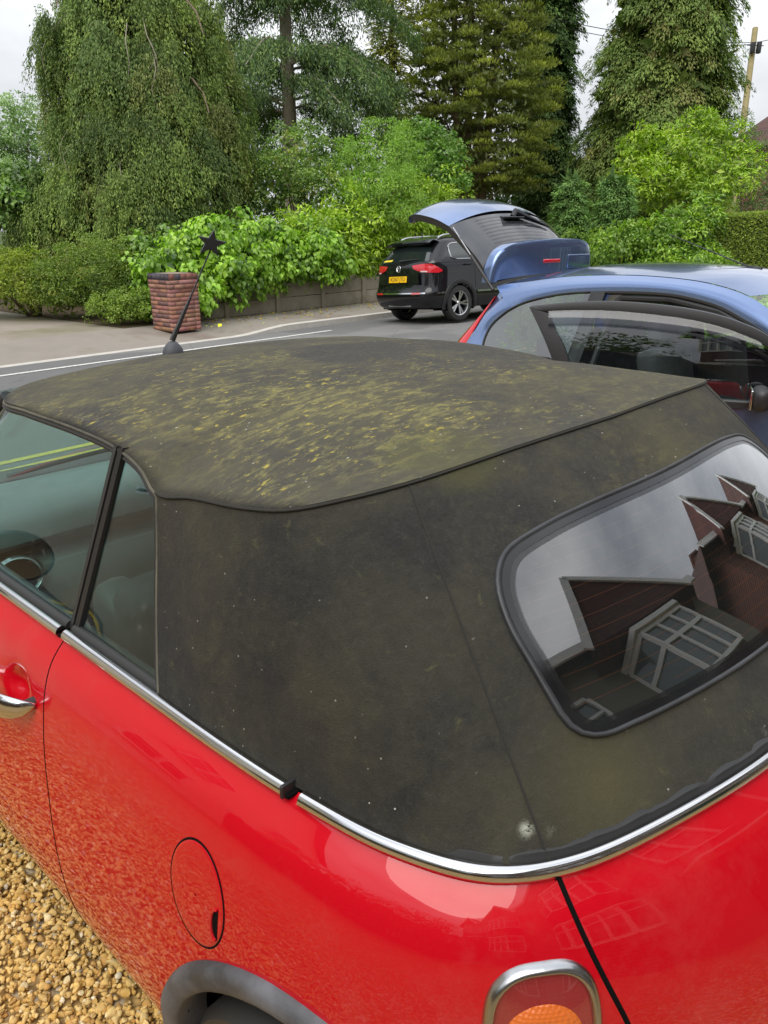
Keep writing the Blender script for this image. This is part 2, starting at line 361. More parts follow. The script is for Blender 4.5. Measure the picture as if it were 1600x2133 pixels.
# boot lid: one sheet across the middle
Gb = [[body_pt(k, j, 1) for j in range(len(lev))] for k in boot_cols] + [[body_pt(k, j, -1) for j in range(len(lev))] for k in boot_cols[-2::-1]]
for A, B in ((Gb[0], Gb[1]), (Gb[-1], Gb[-2])):
    for j in range(len(A)): A[j] = A[j]+(B[j]-A[j]).normalized()*.0034
mb = MB().grid(Gb, flip=True)
for A, B in ((Gb[0], Gb[1]), (Gb[-1], Gb[-2])):
    mb.grid([A, [p+Vector((.014, 0, -.003)) for p in A]])
boot = mb.build('boot_lid', M_red, car, True, 50)
# dark inner shell behind the gaps
inner = [[body_pt(k, j, 1)-Vector((nrm[k][0], nrm[k][1], 0))*.013 for j in range(0, len(lev))] for k in range(KF-2, ncol)]
inner += [[Vector((p.x, -p.y, p.z)) for p in r] for r in inner[-2::-1]]
mb = MB(); b = len(inner[0]); fs = []
for i in range(len(inner)-1):
    for j in range(b-1):
        c = inner[i][j]
        if not in_arch(c, .345): fs.append((i*b+j, i*b+j+1, (i+1)*b+j+1, (i+1)*b+j))
mb.add([p for r in inner for p in r], fs); mb.build('inner_shell', M_gap, car)
# bonnet over the front
fr = [k for k in range(0, KF+1)]
G = []
for k in fr:
    L = Vector(body_pt(k, 0, 1)); row = []
    for i in range(17):
        t = i/16*2-1; row.append(Vector((L.x - (1-t*t)*.0, L.y*-t, L.z+(1-t**4)*.04*sm((3.62-L.x)/.35))))
    G.append(row)
MB().grid(G).build('bonnet', M_red, car)
# black undertray / wheel housings / floor pan
mb = MB(); mb.box((1.9, 0, .22), (3.1, 1.30, .06)); mb.build('floor_pan', M_gap, car, False)
body_bvh = bvh_of(body, boot, door_l)

def wheel(parent, c, side, r, w, mats, spokes=5):
    M = frame(Vector(c), Vector((1, 0, 0)), Vector((0, 0, 1))*-side, Vector((0, side, 0)))
    wr = MB()
    prof = [(r*.66, -w/2), (r*.80, -w/2), (r*.95, -w*.46), (r, -w*.36), (r*1.003, 0), (r, w*.36), (r*.95, w*.46), (r*.80, w/2), (r*.70, w/2), (r*.685, w*.42), (r*.66, w*.30)]
    ty = MB().lathe(prof, M, 56).build('tyre', mats[0], parent)
    rim = MB().lathe([(r*.66, -w/2), (r*.62, -w*.3), (r*.63, w*.2), (r*.665, w*.36), (r*.69, w*.42), (r*.685, w*.44), (r*.655, w*.41), (r*.64, w*.33)], M, 56)
    rim.lathe([(0, w*.34), (r*.09, w*.34), (r*.13, w*.28), (r*.14, 0)], M, 28)
    for k in range(spokes):
        for da in ((-.16, .16) if spokes <= 6 else (0,)):
            a = 2*math.pi*k/spokes; a2 = a+da
            p0 = Vector((math.cos(a+da*.4)*r*.10, math.sin(a+da*.4)*r*.10, w*.28)); p1 = Vector((math.cos(a2)*r*.655, math.sin(a2)*r*.655, w*.37))
            d = (p1-p0).normalized(); t = d.cross(Vector((0, 0, 1))).normalized()
            q = [p0+t*r*.035, p1+t*r*.062, p1-t*r*.062, p0-t*r*.035]
            vs = [M@x for x in q]+[M@(x-Vector((0, 0, w*.12))) for x in q]
            rim.add(vs, [(0,1,2,3), (7,6,5,4), (0,4,5,1), (1,5,6,2), (2,6,7,3), (3,7,4,0)])
    rim.build('rim', mats[1], ty, True, 30)
    dk = MB().lathe([(0, -.02), (r*.62, -.02)], M, 32).build('brake_disc', M_gap, ty)
    return ty
for cx in (WR, WF):
    for s in (1, -1):
        ty = wheel(car, (cx, s*.745, WZ-.01), s, .305, .19, (M_rubber, M_satin))
        ty.name = 'wheel'; 
        hs = MB(); G = []
        for i in range(25):
            a = R(-4+188*i/24); G.append([(cx+.36*math.cos(a), s*y, WZ+.36*math.sin(a)) for y in (.45, .80)])
        hs.grid(G); hs.build('wheel_housing', M_gap, car)
        # plastic arch lip, draped on the body side
        G = []
        for i in range(41):
            a = R(-12+204*i/40); row = []
            for rr, o in ((.335, -.05), (.330, .003), (.334, .009), (.345, .013), (.364, .014), (.376, .010), (.381, .001), (.381, -.006)):
                x, z = cx+rr*math.cos(a), WZ+rr*math.sin(a)
                y = .83
                h = body_bvh.ray_cast(Vector((x, 1.5, max(z, .24))), Vector((0, -1, 0))) if cx == WR else (None,)
                if h[0] is not None and rr > .36: y = h[0].y
                elif cx == WR:
                    x2, z2 = cx+.365*math.cos(a), WZ+.365*math.sin(a); h = body_bvh.ray_cast(Vector((x2, 1.5, max(z2, .24))), Vector((0, -1, 0)))
                    if h[0] is not None: y = h[0].y
                row.append((x, s*(y+o), z))
            G.append(row)
        MB().grid(G, flip=(s < 0)).build('wheel_arch_trim', M_arch, car, True, 60)
MB().grid([[(u, s*(.782), z) for z in (.245, .235, .19, .17)] for s in (1,) for u in np.linspace(1.18, 2.66, 12)]).build('sill', M_arch, car)
MB().grid([[(u, -.782, z) for z in (.245, .235, .19, .17)] for u in np.linspace(1.18, 2.66, 12)]).build('sill', M_arch, car)

# ---- soft top
TB = [(2.27,0,1.395),(2.265,.20,1.392),(2.25,.40,1.382),(2.22,.55,1.368),(2.14,.622,1.356),(1.97,.636,1.361),(1.72,.637,1.362),(1.56,.637,1.353),(1.455,.643,1.332),(1.385,.653,1.300),(1.27,.651,1.318),(1.13,.646,1.333),(1.04,.628,1.347),(.982,.570,1.362),(.945,.484,1.372),(.922,.25,1.382),(.905,0,1.387)]
tb = crom(TB, 121); tb[0, 1] = 0; tb[-1, 1] = 0
KW = int(np.argmin(np.linalg.norm(tb-np.array((1.385, .653, 1.300)), axis=1)))       # where the window cut meets the seam
KC = int(np.argmin(np.linalg.norm(tb-np.array((.945, .484, 1.372)), axis=1)))         # rear corner, top of the diagonal seam
def zc(u): return interp(u, [.9, 1.05, 1.25, 1.5, 1.8, 2.0, 2.12, 2.2, 2.27], [1.388, 1.408, 1.422, 1.430, 1.428, 1.420, 1.413, 1.405, 1.396])
def spine(u):
    a, b2 = 1.30, 1.85
    x = (u-.9)/1.3; return a+(b2-a)*x
def top_pt(k, r, side=1):
    u, v, z = tb[k]; su = spine(u); x = su+(u-su)*r; y = v*r
    zz0 = zc(x); e = r**2.6
    zz = zz0*(1-e)+z*e if r < 1 else z
    # bows under the canvas and slack between them
    zz += -.004*math.cos((x-.95)*2*math.pi/.58)*(1-r**3)
    return Vector((x, y*side, zz))
RR = [i/26 for i in range(27)]
G = [[top_pt(k, r) for r in RR] for k in range(121)] + [[top_pt(k, r, -1) for r in RR] for k in range(119, 0, -1)]
def wrinkle(p, amp=.0025, sc=5.):
    n = noise.noise(Vector((p.x*sc, p.y*sc, p.z*sc)))+.5*noise.noise(Vector((p.x*sc*2.3, p.y*sc*2.3, p.z*sc*2.3)))
    return n*amp
G2 = [[Vector((p.x, p.y, p.z+wrinkle(p)*(1-RR[i]**6))) for i, p in enumerate(row)] for row in G]
for row in G2: row[0] = Vector((1.575, 0, zc(1.575)+.004))
for i, row in enumerate(G2):           # smooth the fan round the spine
    pass
soft = empty('soft_top', (0, 0, 0)); soft.parent = car
mb = MB(); G3 = [list(r) for r in G2]
for row in G3:                          # turned-down hem
    p = row[-1]; c = Vector((1.55, 0, p.z)); d = (p-c).normalized(); row.append(p+Vector((d.x*.001, d.y*.001, -.006))); row.append(p-Vector((d.x*.012, d.y*.012, .008)))
G3.append(G3[0])
top_o = mb.grid(G3, flip=False).build('roof_canvas', M_fabric, soft, True, 70)
# recompute as a height field centre so that no pinch shows
# lower canvas
BB = [(1.285,.733,.957),(1.08,.730,.957),(.91,.722,.957),(.73,.70,.957),(.61,.655,.957),(.555,.598,.957),(.475,.409,.957),(.425,.205,.957),(.415,0,.957)]
bb = crom(BB, 161); bb[-1, 1] = 0
KS = int(np.argmin(np.linalg.norm(bb-np.array((.560, .606, .957)), axis=1)))
def resamp(A, n):
    L = np.concatenate([[0], np.cumsum(np.linalg.norm(np.diff(A, axis=0), axis=1))]); s = np.linspace(0, L[-1], n)
    return np.stack([np.interp(s, L, A[:, j]) for j in range(3)], 1)
nA, nB, nR = 44, 44, 30
upA, loA = resamp(tb[KW:KC+1], nA), resamp(bb[:KS+1], nA)
upB, loB = resamp(tb[KC:], nB), resamp(bb[KS:], nB)
cut = crom([(1.385,.653,1.300),(1.365,.671,1.205),(1.345,.692,1.10),(1.31,.718,1.0),(1.285,.733,.957)], nR)
def low_rows(up, lo, edge=None, corner=0.):
    rows = []
    for i in range(len(up)):
        a, b = np.array(up[i]), np.array(lo[i]); a = a - np.array((0, 0, .006)); ctr = np.array((1.35, 0, 0)); row = []
        out = np.array((a[0]+b[0], a[1]+b[1], 0))/2-ctr; out[2] = .35*np.linalg.norm(out); out /= np.linalg.norm(out)
        for j in range(nR):
            t = j/(nR-1); p = a+(b-a)*t
            w = 1.0
            if edge is not None: w = sm(i/10)
            p = p + out*.016*math.sin(math.pi*t)*w
            if edge is not None:
                e = cut[j]; base = a0+(b0-a0)*t if False else None
                f = max(0, 1-i/12)**2; ln = np.array(up[0])+(np.array(lo[0])-np.array(up[0]))*t; p = p+(e-ln)*f
            row.append(Vector(p))
        rows.append(row)
    return rows
rowsA = low_rows(upA, loA, edge=True); rowsB = low_rows(upB, loB)
def wr2(p, i):
    n = noise.noise(Vector((p.x*4, p.y*4, p.z*3)))*.003+noise.noise(Vector((p.x*11, p.y*11, p.z*6)))*.0012
    return n
def disp(rows, fix=True):
    out = []
    for i, row in enumerate(rows):
        o = []
        for j, p in enumerate(row):
            t = j/(nR-1); w = min(1, 4*t*(1-t)*1.5)
            d = Vector((p.x-1.35, p.y, 0)).normalized(); q = p+d*wr2(p, i)*w; o.append(q)
        out.append(o)
    return out
rowsA = disp(rowsA); rowsB = disp(rowsB)
side_l = MB().grid(rowsA, flip=True).build('side_canvas', M_fabric, soft, True, 60)
side_r = MB().grid([[Vector((p.x, -p.y, p.z)) for p in r] for r in rowsA]).build('side_canvas', M_fabric, soft, True, 60)
rB = rowsB + [[Vector((p.x, -p.y, p.z)) for p in r] for r in rowsB[-2::-1]]
rear_o = MB().grid(rB, flip=True).build('rear_canvas', M_fabric, soft, True, 60)
rear_bvh = bvh_of(rear_o, side_l, side_r)
def rear_pt(v, z, off=0.):         # a point on the back of the top
    h = rear_bvh.ray_cast(Vector((-1, v, z)), Vector((1, 0, 0)))
    if h[0] is None: return None
    n = h[1]
    if n.x > 0: n = -n
    return h[0]+n*off

# ---- chrome belt strip and rubber seal (swept along the belt line)
def belt_sweep(name, ks, prof, mat_, parent, side=1, zoff=0, caps=True, smooth=True):
    G = []
    for k in ks:
        u, v, zt = ringL[k]; n = nrm[k]
        du = 0
        G.append([(u+n[0]*o, (v+n[1]*o)*side, zt+h) for o, h in prof])
    mb = MB(); 
    if caps:
        mb.grid(G, flip=(side > 0), close=True); m = len(prof); k = len(G)
        mb.add(G[0], [tuple(range(m))]); mb.add(G[-1], [tuple(range(m))[::-1]])
    else: mb.grid(G, flip=(side > 0))
    return mb.build(name, mat_, parent, smooth, 50)
def kk(u, v=None): return int(np.argmin(np.abs(ringL[:, 0]-u)+(ringL[:, 1] < .3)*9))
kA, kDo, kBr = kk(2.62), kk(1.637), kk(.915)
CH = [(-.001, .001), (-.001, .009), (.002, .0130), (.007, .0150), (.0125, .013), (.0165, .008), (.018, .000), (.016, -.006)]
SEALS = [(-.020, .003), (-.020, .014), (-.015, .019), (-.009, .019), (-.004, .015), (-.001, .010), (-.001, .002)]
SEALR = [(-.032, .004), (-.030, .016), (-.018, .021), (-.006, .019), (-.001, .010), (-.001, .002)]
for s in (1, -1):
    belt_sweep('belt_chrome', range(kA, kDo), CH, M_chrome, car, s)
    belt_sweep('belt_chrome', range(kDo+1, kBr), CH, M_chrome, car, s)
    belt_sweep('belt_seal', range(kA, kDo), SEALS, M_rubber, car, s)
    belt_sweep('belt_seal', range(kDo+1, kBr), SEALS, M_rubber, car, s)
    for kx in (kDo, kBr):
        u, v, zt = ringL[kx]; MB().box((u, s*(v+.006), zt+.000), (.012, .022, .006), bev=.001).build('strip_gap', M_gap, car)
    u, v, zt = ringL[KB]; n_ = nrm[KB]; MB().box((u+n_[0]*.004, s*(v+n_[1]*.004), zt-.010), (.016, .014, .014)).build('gap_plug', M_gap, car)
    # end block where the side strip stops
    u, v, zt = ringL[kBr]
    MB().box((u+.004, s*(v+.002), zt+.008), (.007, .040, .024), bev=.003).build('strip_end_cap', M_blackplastic, car)
ks = list(range(kBr+2, ncol))
full = [(ringL[k], nrm[k], 1) for k in ks]+[(ringL[k], nrm[k], -1) for k in ks[-2::-1]]
def full_sweep(name, prof, mat_, scal=0.):
    G = []
    for i, (r, n, s) in enumerate(full):
        row = []
        for o, h in prof:
            hh = h*(1+scal*(.35*math.sin(i*.9)+.5*(1 if i % 9 == 0 else 0)*-1)) if scal else h
            row.append((r[0]+n[0]*o, (r[1]+n[1]*o)*s, r[2]+hh))
        G.append(row)
    mb = MB().grid(G, flip=True, close=True); mb.add(G[0], [tuple(range(len(prof)))]); mb.add(G[-1], [tuple(range(len(prof)))[::-1]])
    return mb.build(name, mat_, car, True, 50)
full_sweep('rear_belt_chrome', CH, M_chrome)
full_sweep('rear_belt_seal', SEALR, M_rubber, .22)

# ---- seams of the roof
def seam(name, pts, r, mat_, parent): return MB().tube(pts, r, 6).build(name, mat_, parent)
M_seam = mat('seam_thread', (.022, .021, .017), .9)
M_pipe = plastic('pale_piping', (.05, .05, .04), (.13, .12, .085), .8)
hem = [Vector((tb[k][0], tb[k][1], tb[k][2]-.004)) for k in range(KW, 121)]
hem = hem+[Vector((p.x, -p.y, p.z)) for p in hem[-2::-1]]
hem = [p+Vector((p.x-1.55, p.y, 0)).normalized()*.0012 for p in hem]
seam('roof_seam', hem, .0028, M_seam, soft)
for s in (1, -1):
    diag = [Vector((p.x, p.y*s, p.z))+Vector((p.x-1.3, p.y*s, .3)).normalized()*.0006 for p in rowsA[-1]]
    seam('quarter_seam', diag, .0017, M_seam, soft)
    ed = [Vector((p[0], p[1]*s, p[2])) for p in tb[:KW+1]][::-1][:-8]; ed = [p+Vector((0, s*.001, -.007)) for p in ed]
    ed = ed[::-1]+[Vector((c[0]+.004, (c[1]-.002)*s, c[2])) for c in cut[1:]]
    ed = [p for p in ed if abs(p.y) > .55]
    seam('window_piping', ed, .0032, M_pipe, soft)
    seam('window_weatherstrip', [p+Vector((.006, -.006*s, -.009)) for p in ed], .009, M_rubber, car)

# ---- rear window, draped on the rear canvas
WOUT = [(0,1.292),(.22,1.290),(.34,1.282),(.423,1.268),(.456,1.250),(.477,1.228),(.494,1.190),(.499,1.150),(.503,1.100),(.502,1.080),(.490,1.064),(.465,1.055),(.41,1.053),(.25,1.051),(0,1.048)]
wo = WOUT[:-1]+[(-a, b) for a, b in WOUT[:0:-1]]; wo = wo
wo = crom([(a, b, 0) for a, b in wo], 150, closed=True)[:, :2]
def woff(e):                        # outline moved inwards e metres (slope-corrected)
    d = np.roll(wo, -1, 0)-np.roll(wo, 1, 0); d[:, 1] *= 1.45; d /= np.linalg.norm(d, axis=1)[:, None]
    n = np.stack([d[:, 1], -d[:, 0]], 1); c = wo.mean(0)
    if ((c-wo[0])*n[0]).sum() < 0: n = -n
    q = wo+n*e*np.array((1, 1/1.45)); return q
def drape_loop(e, h):
    out = []
    for v, z in woff(e):
        p = rear_pt(v, z, h); out.append(p if p is not None else Vector((.6, v, z)))
    P = [p.copy() for p in out]        # light smoothing along the loop
    for _ in range(3): P = [(P[i-1]+P[i]*2+P[(i+1) % len(P)])/4 for i in range(len(P))]
    return P
rear_win = empty('rear_window', (0, 0, 0)); rear_win.parent = car
# one smooth pane: a low-order surface fitted through the draped rim
rim_pts = drape_loop(.012, .0045); A = np.array([[1, p.y**2, p.z, p.z*p.y**2, p.z**2, p.y**4] for p in rim_pts]); bv_ = np.array([p.x for p in rim_pts])
cf, *_ = np.linalg.lstsq(A, bv_, rcond=None)
def pane(y, z): return float(np.dot(cf, [1, y*y, z, z*y*y, z*z, y**4]))
def on_pane(e, h):
    out = []
    for v, z in woff(e):
        d = .002; n = Vector((-1, (pane(v+d, z)-pane(v-d, z))/(2*d), (pane(v, z+d)-pane(v, z-d))/(2*d))).normalized(); out.append(Vector((pane(v, z), v, z))+n*(h-.002))
    return out
prof = [(-.002, -.002), (-.0018, .0035), (-.0004, .0058), (.002, .0062), (.0042, .0054), (.0052, .0042), (.006, .0035), (.016, .0030)]
G = [on_pane(e, h) for e, h in prof]; G = [list(r) for r in zip(*G)]; G.append(G[0])
MB().grid(G).build('window_frame', plastic('frame_rubber', (.018, .0185, .020), (.038, .040, .044), .5), rear_win, True, 60)
frit = [on_pane(e, .004) for e in (.007, .012, .018)]; G = [list(r) for r in zip(*frit)]; G.append(G[0])
MB().grid(G).build('glass_border', M_blackgloss, rear_win, True)
M_dots = mat('dot_border', (.01, .01, .01), .2, alpha=.5)
dd = [on_pane(e, .0035) for e in (.018, .026)]; G = [list(r) for r in zip(*dd)]; G.append(G[0])
MB().grid(G).build('dot_border', M_dots, rear_win, True)
cen = (0, 1.17); L0 = woff(.012); G = []
for i in list(range(len(L0)))+[0]:
    G.append([Vector((pane(cen[0]+(L0[i][0]-cen[0])*r, cen[1]+(L0[i][1]-cen[1])*r), cen[0]+(L0[i][0]-cen[0])*r, cen[1]+(L0[i][1]-cen[1])*r)) for r in np.linspace(.001, 1, 14)])
gl = MB().grid(G).build('pane', M_glass_rear, rear_win, True, 180)
M_heat = mat('heater_wire', (.42, .12, .04), .5)
inn = woff(.034); mb = MB()
for z in np.linspace(1.075, 1.272, 13):
    ys = [a for (a, b), (c, d) in zip(inn, np.roll(inn, -1, 0)) if (b-z)*(d-z) <= 0]
    if len(ys) < 2: continue
    y0, y1 = min(ys), max(ys); mb.tube([Vector((pane(y, z)+.003, y, z)) for y in np.linspace(y0, y1, 24)], .0009, 4)
hw = mb.build('heater_wires', M_heat, gl)
# open the canvas behind the pane
bm = bmesh.new(); bm.from_mesh(rear_o.data); hole = woff(.003)
def inside(y, z, poly):
    c = False; n = len(poly); j = n-1
    for i in range(n):
        if (poly[i][1] > z) != (poly[j][1] > z) and y < (poly[j][0]-poly[i][0])*(z-poly[i][1])/(poly[j][1]-poly[i][1])+poly[i][0]: c = not c
        j = i
    return c
kill = [f for f in bm.faces if all(inside(v.co.y, v.co.z, hole) for v in f.verts)]
bmesh.ops.delete(bm, geom=kill, context='FACES'); bm.to_mesh(rear_o.data); bm.free()

# black shut lines along the door and boot edges
for s in (1, -1):
    for kx, r_, j0 in ((KD, .0014, 0), (KF, .0014, 0)):
        L = [body_pt(kx, j, s) for j in range(len(lev))]; MB().tube([p-Vector((nrm[kx][0], nrm[kx][1]*s, 0))*.0006 for p in L], r_, 6).build('shut_line', M_gap, car)
    L = [body_pt(KB, j, s) for j in range(len(lev))]; MB().tube([p-Vector((nrm[KB][0], nrm[KB][1]*s, 0))*.0012 for p in L], .0036, 8).build('shut_line', M_gap, car)
# ---- side glazing
def ruled(A, B, n=14): return [[Vector(a).lerp(Vector(b), i/(n-1)) for i in range(n)] for a, b in zip(A, B)]
for s in (1, -1):
    d0, d1 = Vector((1.632, .722, .955)), Vector((1.540, .634, 1.352))
    topk = [k for k in range(20, KW) if tb[k][0] > 1.54 and tb[k][1] > .60]
    T = [Vector((tb[k][0], tb[k][1]-.004, tb[k][2]-.012)) for k in topk]
    n = len(T); Bt = [Vector((2.62+(1.632-2.62)*i/(n-1), .724, .955)) for i in range(n)]
    G = ruled(T, Bt); G = [[Vector((p.x, p.y*s, p.z)) for p in r] for r in G]
    dg = MB().grid(G).build('window', M_glass, door_l if s > 0 else door_r, True, 180)
    C = [Vector((tb[k][0]+.004, tb[k][1]-.004, tb[k][2]-.010)) for k in range(KW+1) if tb[k][0] < 1.54 and tb[k][1] > .6]+[Vector((c[0], c[1]-.006, c[2])) for c in cut]
    n = len(C); Dv = [d1.lerp(d0, min(1, i/(n-1)*1.0)) for i in range(n)]
    G = ruled(Dv, C); G = [[Vector((p.x, p.y*s, p.z)) for p in r] for r in G]
    MB().grid(G).build('quarter_window', M_glass, car, True, 180)
    o = Vector((0, .006, 0)); G = []
    for i in range(12):
        p = d1.lerp(d0, i/11); G.append([Vector((p.x+a, (p.y+b)*s, p.z)) for a, b in ((.020, -.004), (.019, .006), (.004, .008), (.003, .003), (-.003, .003), (-.004, .008), (-.017, .006), (-.018, -.004))])
    MB().grid(G).build('window_divider', M_blackplastic, car, True, 30)
    # windscreen pillar
    MB().tube([(2.30, .56*s, 1.325), (2.38, .61*s, 1.24), (2.52, .675*s, 1.10), (2.66, .71*s, .95)], [.022, .022, .024, .028], 10).build('windscreen_pillar', M_blackplastic, car)
    # door mirror
    mh = MB().lathe([(0, -.06), (.05, -.055), (.082, -.03), (.09, 0), (.088, .02)], frame(Vector((2.30, .86*s, .965)), Vector((0, 1, 0)), Vector((0, 0, .78)), Vector((-1, 0, 0))), 28)
    mo = mh.build('door_mirror', M_blackgloss, door_l if s > 0 else door_r)
    MB().lathe([(0, .012), (.086, .012)], frame(Vector((2.30, .86*s, .965)), Vector((0, 1, 0)), Vector((0, 0, .78)), Vector((-1, 0, 0))), 28).build('mirror_glass', M_chrome, mo)
    MB().tube([(2.31, .86*s, .90), (2.35, .79*s, .88)], .02, 10).build('mirror_arm', M_blackplastic, mo)
MB().tube([(2.255, .60*t, 1.306+.050*(1-t*t)) for t in np.linspace(-.95, .95, 13)], .022, 10).build('windscreen_header', M_blackplastic, car)
G = []
for t in np.linspace(-1, 1, 17):
    a = Vector((2.30+.015*(1-t*t), .585*t, 1.345+.03*(1-t*t))); b = Vector((2.70+.10*(1-t*t), .70*t, .955+.02*(1-t*t))); G.append([a.lerp(b, i/8) for i in range(9)])
MB().grid(G).build('windscreen', M_glass_clear, car, True, 180)
MB().box((2.86, 0, .925), (.16, 1.2, .05), bev=.02).build('scuttle_panel', M_blackplastic, car)
for y0, y1 in ((.50, -.02), (-.05, -.55)):
    MB().tube([(2.80, y0*.9, .965), (2.765, (y0+y1)/2, .99), (2.765, y1, 1.0)], .008, 6).build('wiper', M_blackplastic, car)

# ---- aerial with a black star
ar = empty('star_aerial', (0, 0, 0)); ar.parent = car
AX, AY = 2.27, .150
MB().lathe([(.029, -.012), (.028, .002), (.025, .014), (.018, .026), (.010, .035), (.0, .037)], Matrix.Translation((AX, AY, 1.392)), 24).build('aerial_base', plastic('aerial_base', (.05, .052, .06), (.07, .073, .085), .6), ar)
top_ = Vector((AX-.03, AY-.120, 1.690)); bot_ = Vector((AX, AY, 1.43))
MB().tube([bot_, bot_.lerp(top_, .12), bot_.lerp(top_, .45), bot_.lerp(top_, .5), top_], [.0085, .007, .0042, .0024, .0022], 8).build('aerial_rod', M_blackplastic, ar)
star = []
for i in range(10):
    a = R(90+36*i); r = .040 if i % 2 == 0 else .0165; star.append((r*math.cos(a), r*math.sin(a)))
nz = Vector((-.90, .42, -.12)).normalized(); up = Vector((-.03, -.14, 1)); up = (up-nz*up.dot(nz)).normalized(); sx = up.cross(nz)
SM = frame(top_+up*.018-nz*.009, sx, up, nz)
STAR_ROT = Matrix.Rotation(R(-6), 4, 'Z')
MB().prism([(x*1.0, y*1.0) for x, y in star], .018, SM@STAR_ROT).build('star_topper', M_rubber, ar, False)

# ---- fuel flap
def side_pt(x, z, off=0.):
    h = body_bvh.ray_cast(Vector((x, 2, z)), Vector((0, -1, 0))); n = h[1]
    if n.y < 0: n = -n
    return h[0]+n*off
FC = (1.048, .737)
def fl(r, off, n=56):
    return [side_pt(FC[0]+.073*r*math.cos(a)+.004*r*math.sin(a), FC[1]+.093*r*math.sin(a), off) for a in [2*math.pi*i/n for i in range(n)]]
G = [fl(r, o) for r, o in ((1.0, .0006), (.965, .0012))]; G = [list(q) for q in zip(*G)]; G.append(G[0])
flap_root = MB()
G = [fl(r, o) for r, o in ((.03, .0016), (.3, .0016), (.6, .0016), (.9, .0016), (.955, .0012), (.965, .0004))]; G = [list(q) for q in zip(*G)]; G.append(G[0])
ff = MB().grid(G).build('fuel_flap', M_red, car, True, 50)
G = [fl(r, o) for r, o in ((.955, .0010), (.985, .0011), (1.0, .0004))]; G = [list(q) for q in zip(*G)]; G.append(G[0])
MB().grid(G).build('flap_gap', M_gap, ff)
sc_ = []
for i in range(20):
    a = R(-95+190*i/19); sc_.append((.990+.012*math.cos(a), .716+.028*math.sin(a)))
poly = [side_pt(x, z, .0022) for x, z in sc_]
mb = MB().add([sum(poly, Vector())/len(poly)]+poly, [(0, i, i+1) for i in range(1, len(poly))]+[(0, len(poly), 1)]); mb.build('finger_scoop', M_gap, ff)
seam('scoop_lip', [side_pt(x+.002, z, .003) for x, z in sc_], .0022, M_red, ff)

# ---- door handle
mb = MB(); G = []
for i, (x, z, w, o) in enumerate([(1.9, 0.798, 0.0138, 0.03), (1.87, 0.798, 0.0193, 0.04), (1.82, 0.802, 0.0248, 0.047), (1.76, 0.807, 0.0282, 0.048), (1.7, 0.812, 0.0303, 0.043), (1.665, 0.815, 0.0262, 0.033), (1.645, 0.816, 0.0179, 0.02), (1.636, 0.817, 0.0083, 0.008), (1.634, 0.817, 0.0014, 0.004)]):
    b_ = side_pt(x, z).y if not (1.66 < x < 1.80) else interp(x, [1.66, 1.80], [side_pt(1.65, z).y, side_pt(1.84, z).y])
    row = []
    for j in range(16):
        a = 2*math.pi*j/16; row.append((x, b_+o+.011*math.cos(a)*min(1, w/.012), z+w*math.sin(a)))
    G.append(row)
hd = mb.grid(G, close=True).build('handle', M_chrome, door_l, True, 60)
MB().tube([(1.86, side_pt(1.86, .80).y-.01, .80), (1.86, side_pt(1.86, .80).y+.04, .80)], .016, 14).build('handle_mount', M_chrome, hd)
MB().tube([(1.652, side_pt(1.65, .81).y-.01, .815), (1.652, side_pt(1.65, .81).y+.012, .815)], .013, 14).build('handle_mount', M_rubber, hd)

